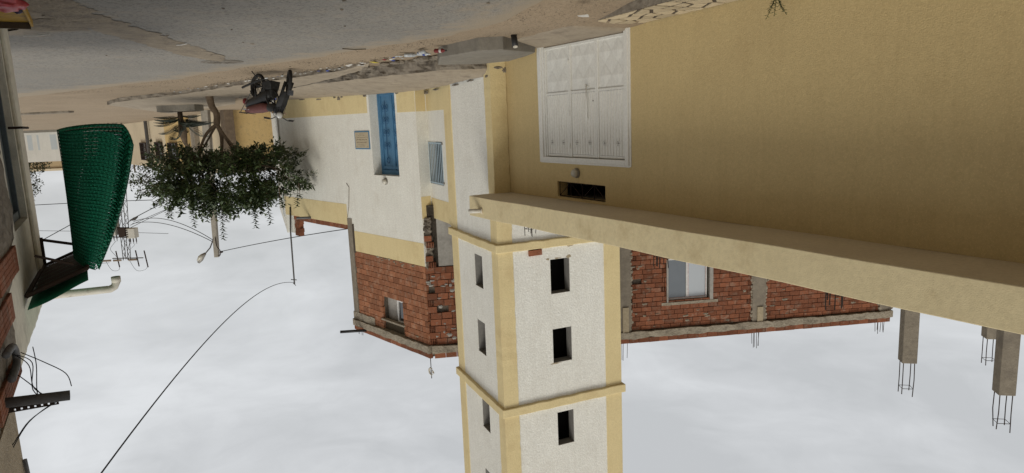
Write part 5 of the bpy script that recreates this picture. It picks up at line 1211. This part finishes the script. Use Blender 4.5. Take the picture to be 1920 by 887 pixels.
for (c, h, n_) in (((32.3, 55.7, 9.0), (.36, .36, .62), 3), ((30.75, 55.7, 9.5), (.33, .33, .4), 3)):
    mb = MB(); mb.box(c, h); t_ = mb.build('transformer', 'transformer', ms, bevel=.03)
    for k in range(n_):
        mb = MB(); x = c[0] + (k - 1) * .24; z0_ = c[2] + h[2]; mb.lathe((x, c[1], z0_), (0, 0, 1), [(.035, 0), (.06, .05), (.03, .08), (.06, .14), (.03, .17), (.06, .23), (.03, .26), (.05, .32), (.02, .36), (.02, .5)], 8); mb.build('bushing', 'rusty_steel', t_)
    mb = MB()
    for k in range(4): mb.box((c[0] + h[0] * .75, c[1] - h[1] - .02, c[2] - h[2] * .7 + k * h[2] * .45), (.06, .02, .03))
    mb.build('fins', 'rusty_steel', t_)
mb = MB(); mb.tube([(30.2, 55.8, 11.6), (32.7, 55.8, 11.55)], .05, 4); mb.build('cross_arm', 'galvanised', ms)
for x in (33.2, 32.35, 31.1):
    mb = MB(); pr = []
    for k in range(7): pr += [(.04, k * .1), (.1, k * .1 + .03), (.04, k * .1 + .07)]
    mb.lathe((x - .35, 55.8, 11.72), (1, 0, .02), pr, 8); mb.build('insulator', 'insulator', ms, smooth=True)
for x in (32.3, 30.7, 30.0):
    mb = MB(); mb.tube([(x + .05, 55.8, 10.95), (x - .08, 55.8, 12.3)] if x > 30.1 else [(x + .05, 55.8, 11.0), (x - .1, 55.8, 12.4)], .05, 6); mb.build('fuse', 'rusty_steel', ms)
mb = MB()
for p in ([(32.2, 55.8, 10.1), (32.75, 55.8, 10.7), (32.6, 55.8, 11.1), (32.2, 55.8, 11.6)], [(33.3, 55.8, 11.7), (32.9, 55.8, 12.5), (32.35, 55.8, 12.55), (32.2, 55.8, 12.2)], [(31.4, 55.8, 11.6), (30.9, 55.8, 12.6), (30.2, 55.8, 12.6), (29.9, 55.8, 12.3)], [(30.7, 55.8, 10.4), (30.85, 55.8, 10.6), (31.1, 55.8, 10.8)]): mb.tube(spline(p, 6), .014, 4)
mb.build('jumper', 'cable', ms)
for (a, b) in (((33.4, 55.8, 11.75), (48, 50, 11.3)), ((33.0, 55.8, 11.9), (48, 50, 11.7))): cable('line_wire', sag(a, b, .1), .014, 'thin line wires leaving the top of the transformer mast behind the net', 'cable', 'high line wires at the mast')
mb = MB(); mb.tube([(31.2, 55.8, 8.75), (30.75, 55.8, 8.45)], .025, 5); la = mb.build('lamp_arm', 'rusty_steel', ms); mb = MB(); mb.tube([(30.75, 55.8, 8.45), (30.5, 55.8, 8.38), (30.2, 55.8, 8.2)], [.07, .13, .05], 8); mb.build('lamp_head', 'galvanised', la, smooth=True)

# ------------------------------------------------------------------ houses beyond
QF = Fr((16.3, 40.4), 39); QS = Fr((16.3, 40.4), -48, True)
qh = thing('yellow_house', QF(3, .4, -2), 'yellow walled house beyond the mosque with a rough stone corner', 'house')
mb = MB(); mb.fbox(QS, .02, 6, .3, 3.6, -.3, 0); mb.build('side_wall', 'yellow_far', qh)
mb = MB(); mb.fbox(QF, -.45, .35, .3, 3.7, -.5, .03); mb.build('corner_pier', 'stone_far', qh, bevel=.03)
mb = MB(); mb.fbox(QF, .352, 7.0, .3, 4.1, -.3, 0); mb.build('wall', 'cream_far', qh)
mb = MB(); mb.fbox(QF, .36, 7.0, 3.9, 4.1, -5, -.31); mb.build('roof', 'concrete', qh)
mb = MB(); mb.fbox(QF, 2.3, 3.1, .35, 4.0, .001, .25); mb.build('pillar', 'grey_far', qh, bevel=.02)
mb = MB(); mb.fbox(QF, 5.0, 5.8, .35, 4.0, .001, .3); mb.build('pillar', 'concrete', qh, bevel=.02)
yh = thing('cream_house', QF(12, .4, -2), 'cream and yellow house with barred windows glimpsed between net and palm', 'house')
mb = MB(); mb.fbox(QF, 8.2, 13.2, .3, 4.2, -.3, .1); mb.build('wall', 'yellow_far', yh)
mb = MB(); mb.fbox(QF, 13.202, 28.5, .3, 4.2, -.3, .05); mb.build('wall', 'cream_far', yh)
mb = MB(); mb.fbox(QF, 28.2, 28.5, .3, 4.2, -8, -.301); mb.fbox(QF, 8.2, 28.1, 4.0, 4.2, -8, -.31); mb.build('rear', 'cream_far', yh)
for (a, b, z0, z1, lab) in ((10.0, 12.2, 2.3, 3.6, 'w'), (14.3, 16.2, 2.25, 3.6, 'w'), (19.3, 21.3, 2.3, 3.7, 'w')):
    t1 = .105 if a < 13 else .055; mb = MB(); mb.fbox(QF, a, b, z0, z1, t1, t1 + .01); wq = mb.build('window', 'pane_dark', yh)
    mb = MB()
    for x in (a, b - .08): mb.fbox(QF, x, x + .08, z0, z1, t1 + .011, t1 + .16)
    for z in (z0, z1 - .08): mb.fbox(QF, a + .081, b - .081, z, z + .08, t1 + .011, t1 + .16)
    for k in range(1, 4): mb.fbox(QF, a + .082, b - .082, lerp(z0, z1, k / 4), lerp(z0, z1, k / 4) + .04, t1 + .1, t1 + .13)
    for k in range(1, 6): x = lerp(a, b, k / 6); mb.fbox(QF, x, x + .03, z0 + .081, z1 - .081, t1 + .131, t1 + .15)
    mb.build('grille', 'rusty_steel', wq)
mb = MB(); mb.tube([QF(17.8, .3, .3), QF(17.9, 4.2, .3)], .13, 7); mb.build('downpipe', 'galvanised', yh)
fw = thing('pale_wall', (49.7, 75, .8), 'pale wall with faded grey-blue stripes at the end of the street', 'wall')
PW = Fr((44, 75.6), 94)
mb = MB(); mb.fbox(PW, 0, 11, .5, 4.15, -.3, 0); mb.build('wall', 'grey_far', fw)
for (a, b) in ((4.35, 5.0), (6.15, 6.35), (6.85, 7.35), (7.75, 8.15)):
    mb = MB(); mb.fbox(PW, a, b, 1.1 + .2, 2.9, 0, .006); mb.build('stripe', 'bluegrey_paint', fw)
mb = MB(); mb.fbox(PW, 0, 11, .4, 1.05, .001, .6); mb.build('plinth', 'ramp_concrete', fw)
th = thing('tan_house', (52, 95, .9), 'tan building peeking over the pale wall', 'building'); mb = MB(); mb.box((62, 96, 3.1), (4.0, 3, 2.6)); mb.build('wall', 'tan_far', th); mb = MB(); mb.box((62, 92.97, 5.85), (4.1, .2, .15)); mb.build('roof_edge', 'cream_far', th)
def far_tree(loc, r, h, label, n, sd):
    t = thing('far_tree', loc, label, 'tree', 'trees beyond the pale wall'); rr = random.Random(sd); c = Vector(loc) + Vector((0, 0, h)); mb = MB(); mb.tube([Vector(loc), c], [r * .09, r * .04], 6); mb.build('trunk', 'bark', t); mb = MB()
    for k in range(n):
        d = Vector((rr.gauss(0, 1), rr.gauss(0, 1), rr.gauss(0, 1))).normalized(); p = c + d * r * (1 + .35 * mnoise.noise(d * 2 + Vector((sd, 0, 0)))) * rr.uniform(.4, 1) ** .5
        leaf_faces(mb, p, Vector((rr.gauss(0, 1), rr.gauss(0, 1), rr.gauss(0, 1))), Vector((0, 0, 1)), rr.uniform(.2, .42), .17)
    mb.build('crown', 'far_leaf', t, fixn=False)
far_tree((55.5, 82, .9), 1.5, 3.4, 'far tree over the pale wall, next to the cream pilaster', 900, 3)
far_tree((48.5, 82, .9), 1.6, 3.6, 'far tree over the pale wall, beside the green net', 900, 5)
far_tree((36.5, 68, .9), 1.7, 4.3, 'far wispy tree showing between net and street tree', 500, 8)
far_tree((58.5, 84, .9), 1.7, 6.2, 'far tall tree just showing past the cream pilaster', 800, 9)
mb = MB(); KB = Fr((22.0, 35.5), 80); mb.fbox(KB, 0, 9, .1, .42, -.4, 0); tag(mb.build('kerb', 'kerb', None, bevel=.03), 'long low kerb edge across the far dirt before the pale wall', 'kerb')

# ------------------------------------------------------------------ small things on the ground
def gz(x, y): return hgt(x, y) + .03
ty = thing('yellow_tray', (6.0, 9.0, 0), 'shallow yellow wooden tray on the road edge at the far right', 'tray')
TY = Fr((6.36, 9.72), 211)  # s runs towards the camera, along the house; t towards the house is negative
mb = MB(); mb.fbox(TY, 0, 1.7, .045, .065, -.95, 0); mb.build('floor', 'tray_yellow', ty)
mb = MB(); mb.fbox(TY, -.03, 1.73, .03, .12, .001, .03); mb.fbox(TY, 1.701, 1.73, .03, .12, -.95, 0); mb.build('rim', 'tray_yellow', ty, bevel=.005)
mb = MB(); mb.fbox(TY, -.035, -.001, .02, .15, -.95, 0); mb.build('end_board', 'tray_wood', ty)
def blob(c, r, sd, name, mat, parent=None, sq_=.6, amp=.35):
    import bmesh
    bm = bmesh.new(); bmesh.ops.create_icosphere(bm, subdivisions=3, radius=1); me = bpy.data.meshes.new(name)
    for v in bm.verts:
        d = v.co.normalized(); k = 1 + amp * mnoise.noise(d * 2.2 + Vector((sd, 0, 0))) + amp * .6 * abs(mnoise.noise(d * 5 + Vector((0, sd, 0)))); v.co = Vector((d.x * r[0], d.y * r[1], d.z * r[2])) * k + Vector(c) - origin(parent)
    bm.to_mesh(me); bm.free(); me.materials.append(M[mat]); me.polygons.foreach_set('use_smooth', [True] * len(me.polygons)); return place(me, name, parent)
bgr = blob((5.56, 8.06, .11), (.2, .24, .075), 2.0, 'plastic_bag', 'bag_red'); tag(bgr, 'crumpled red plastic bag lying in the yellow tray', 'bag')
bgd = blob((5.5, 8.22, .16), (.05, .04, .04), 5.0, 'bottle_cap_bag', 'bag_dark'); bgd.name = 'wrapper'; tag(bgd, 'small dark blue wrapper on the red bag', 'wrapper')
def bottle(p, d, label, mats=('plastic_clear', 'litter_blue', 'litter_white'), L=.32, r=.045):
    t = thing('plastic_bottle', p, label, 'bottle'); p = Vector(p); d = Vector(d).normalized(); mb = MB()
    mb.lathe(p, d, [(r * .7, 0), (r, L * .05), (r, L * .35), (r * .9, L * .4), (r, L * .46), (r, L * .7), (r * .45, L * .88), (r * .32, L * .92), (r * .32, L)], 12); mb.build('body', mats[0], t, smooth=True)
    mb = MB(); mb.lathe(p + d * L * .45, d, [(r * 1.02, 0), (r * 1.02, L * .2)], 12); mb.build('wrap_label', mats[1], t, smooth=True)
    mb = MB(); mb.lathe(p + d * (L * .97), d, [(r * .38, 0), (r * .38, L * .07)], 10); mb.build('cap', mats[2], t)
bottle((1.95, 15.98, .08), (-.9, -.35, .1), 'clear plastic bottle with blue label lying before the ramp block'); bottle((1.75, 15.6, .08), (.5, .85, 0), 'clear plastic bottle lying crosswise in the gutter litter', ('plastic_clear', 'litter_white', 'litter_blue'))
bottle((1.5, 15.35, .1), (-.8, -.5, .05), 'dark red drink bottle lying against the ramp block', ('litter_red', 'litter_white', 'black_plastic'), .3, .045)
bottle((2.3, 16.35, .07), (-.95, .2, 0), 'pale crushed bottle farthest from the ramp block', ('plastic_clear', 'plastic_clear', 'litter_white'))
st_ = thing('standpipe', (-.19, 14.05, 0), 'short black pipe stub standing out of the dirt by the ramp', 'pipe')
mb = MB(); mb.lathe((-.19, 14.05, -.05), (-.1, -.35, 1), [(.06, 0), (.06, .28), (.045, .28), (.045, .1)], 16); mb.build('sleeve', 'black_plastic', st_, smooth=True)
mb = MB(); mb.lathe((-.215, 13.96, .2), (-.1, -.35, 1), [(.045, 0), (.045, .03), (.028, .03), (.028, .005)], 14); mb.build('cap', 'pvc', st_, smooth=True)
mh = thing('manhole_cover', (6.5, 16.45, .02), 'round worn manhole cover sunk in the asphalt', 'manhole'); hz = hgt(6.5, 16.45) + .032
mb = MB(); mb.lathe((6.5, 16.45, hz - .05), (0, 0, 1), [(.46, 0), (.46, .058), (.40, .058), (.40, .05)], 32); mb.build('ring', 'manhole', mh)
mb = MB(); mb.lathe((6.5, 16.45, hz - .05), (0, 0, 1), [(.385, 0), (.385, .06), (.37, .064)], 32)
for k in range(6): an = k * math.pi / 6; d = Vector((math.cos(an), math.sin(an), 0)) * .33; mb.tube([Vector((6.5, 16.45, hz + .012)) - d, Vector((6.5, 16.45, hz + .012)) + d], .012, 4)
mb.build('lid', 'manhole', mh)
# litter in the gutter: scraps of paper, plastic, twigs
rl = random.Random(42)
def scrap(x, y, s, mat, label, grp, z=None):
    mb = MB(); n = rl.randint(4, 6); z = gz(x, y) if z is None else z; ph = rl.uniform(0, 6); pts = []
    for k in range(n): an = ph + 2 * math.pi * k / n; r_ = s * rl.uniform(.5, 1); pts.append(Vector((x + r_ * math.cos(an), y + r_ * math.sin(an) * .7, z + rl.uniform(.0, .3) * s)))
    c = Vector((x, y, z + s * rl.uniform(.2, .5))); b = [p - Vector((0, 0, .006)) for p in pts]
    mb.add(pts + [c] + b, [(k, (k + 1) % n, n) for k in range(n)] + [tuple(n + 1 + k for k in reversed(range(n)))] + [(k, n + 1 + k, n + 1 + (k + 1) % n, (k + 1) % n) for k in range(n)])
    tag(mb.build('litter_scrap', mat), label, 'litter', grp)
gut = [(2.2, 16.6), (2.9, 17.5), (3.5, 18.3), (4.4, 19.05), (5.4, 20.0), (6.3, 20.75), (8.2, 22.4), (10.3, 24.4), (12.3, 26.3)]
mats_ = ['litter_white'] * 5 + ['litter_blue', 'litter_brown', 'litter_brown', 'plastic_clear', 'pebble', 'pebble']
for k in range(95):
    f = rl.random() ** 1.25 * (len(gut) - 1.001); i = int(f); a, b = gut[i], gut[i + 1]; x = lerp(a[0], b[0], f - i) + rl.gauss(0, .14); y = lerp(a[1], b[1], f - i) + rl.gauss(0, .14) - .06
    scrap(x, y, rl.uniform(.03, .085), rl.choice(mats_), 'small scrap of litter lying in the gutter along the broken kerb', 'litter scraps in the gutter')
scrap(3.25, 17.75, .16, 'litter_yellow', 'yellow plastic wrapper in the gutter between ramp and motorcycle', None)
scrap(2.9, 17.3, .13, 'litter_red', 'dull red scrap in the gutter between ramp and motorcycle', None)
scrap(4.0, 18.3, .15, 'litter_white', 'white cardboard strip lying on the dirt before the lower kerb', None)
scrap(-1.25, 11.3, .16, 'litter_white', 'white paper sheet on the dirt near the stone pavement', None, .04)
scrap(8.75, 26.7, .16, 'litter_blue', 'blue plastic bag at the foot of the mosque wall behind the motorcycle', None, .48)
scrap(9.2, 27.2, .17, 'litter_white', 'white crumpled bag at the foot of the mosque wall behind the motorcycle', None, .47)
for k in range(22):
    s, t = rl.uniform(-6, 8), rl.uniform(3.6, 9); p = WA(s, 0, t); scrap(p.x, p.y, rl.uniform(.02, .05), rl.choice(['litter_brown', 'litter_brown', 'pebble']), 'tiny dark scrap scattered on the open asphalt', 'scraps on the asphalt', gz(p.x, p.y) + .01)
for (x, y, an, L_, lab) in ((6.9, 10.95, .1, .42, 'thin white stick beside the near house pilaster'), (5.62, 12.75, .5, .3, 'thin pale stick lying along the trench patch'), (3.3, 14.6, 2.6, .5, 'thin brown twig on the asphalt in the middle of the road')):
    mb = MB(); d = Vector((math.cos(an), math.sin(an), 0)) * L_; p = Vector((x, y, gz(x, y) + .025)); mb.tube([p, p + d * .5 + Vector((0, 0, .01)), p + d], .012, 5); tag(mb.build('stick', 'litter_brown' if 'brown' in lab else 'litter_white'), lab, 'stick')
# gravel and grit on the dirt
mb = MB(); rg = random.Random(6)
def grit(x, y, s, z):
    p = Vector((x, y, z - .015)); a_g = rg.uniform(0, 6.28); v = [p + Vector((math.cos(a_g + k * 1.57) * s * rg.uniform(.5, 1.1), math.sin(a_g + k * 1.57) * s * rg.uniform(.5, 1.1), 0)) for k in range(4)] + [p + Vector((s * rg.uniform(-.4, .4), s * rg.uniform(-.4, .4), .012 + s * rg.uniform(.1, .45)))]
    mb.add(v, [(0, 1, 4), (1, 2, 4), (2, 3, 4), (3, 0, 4)])
for k in range(3600):
    s = rg.uniform(-7, 16); te = interp(s, TE); t = te + rg.gauss(-.5, .6)
    p = WA(s, 0, t); grit(p.x, p.y, rg.uniform(.004, .013) * (2.2 if rg.random() < .08 else 1), hgt(p.x, p.y) + .0)
for k in range(900):
    f = rg.random() * (len(gut) - 1.001); i = int(f); a, b = gut[i], gut[i + 1]; x = lerp(a[0], b[0], f - i) + rg.gauss(0, .16); y = lerp(a[1], b[1], f - i) + rg.gauss(0, .16); grit(x, y, rg.uniform(.01, .045), hgt(x, y) + .0)
for k in range(500): p = NH(rg.uniform(-4, 3), 0, rg.uniform(.1, 1.8)); grit(p.x, p.y, rg.uniform(.006, .02), hgt(p.x, p.y) + .03)
tag(mb.build('gravel', 'pebble', None, fixn=False), 'loose grit and pebbles on the dirt along the kerb', 'gravel', kind='stuff')
# broken kerb stones along the mosque pavement
rk = random.Random(19)
for k in range(26):
    f = rk.uniform(.0, 3.6); i = int(f); a, b = up_out[i + 1] if i + 1 < len(up_out) else up_out[-1], up_out[min(i + 2, len(up_out) - 1)]; x = lerp(a[0], b[0], f - i) + rk.uniform(.02, .3); y = lerp(a[1], b[1], f - i) - rk.uniform(.02, .3); s = rk.uniform(.05, .13)
    o = blob((x, y, hgt(x, y) + s * .25), (s, s * rk.uniform(.6, 1), s * rk.uniform(.4, .8)), k * 1.7, 'rubble_stone', 'kerb'); tag(o, 'broken lump of stone fallen along the mosque pavement edge', 'stone', 'rubble along the pavement edge')
# weed by the ochre wall and the small dark one at the kerb
def weed(p, n, L, label, mat, sd, out=None):
    t = thing('weed', p, label, 'plant'); rr = random.Random(sd); p = Vector(p)
    for k in range(n):
        an = rr.uniform(0, 6.28); d = Vector((math.cos(an) * .5, math.sin(an) * .5, 1)).normalized(); l_ = L * rr.uniform(.6, 1); mb = MB(); e_ = p + d * l_; mb.tube([p, p + d * l_ * .5 + Vector((0, 0, .02)), e_], [.006, .005, .003], 4)
        for j in range(11):
            q = p.lerp(e_, .25 + .75 * j / 11); a2 = j * 2.4; leaf_faces(mb, q, Vector((math.cos(a2), math.sin(a2), .3)), Vector((0, 0, 1)), .06, .035)
        mb.build('stem', mat, t, fixn=False)
weed(WA(-6.75, -.02, .2), 5, .4, 'small leafy weed growing at the foot of the ochre wall', 'leaf', 2)
weed((7.55, 21.75, .1), 9, .28, 'dark dry weed tuft in the gutter beside the motorcycle', 'litter_brown', 3)
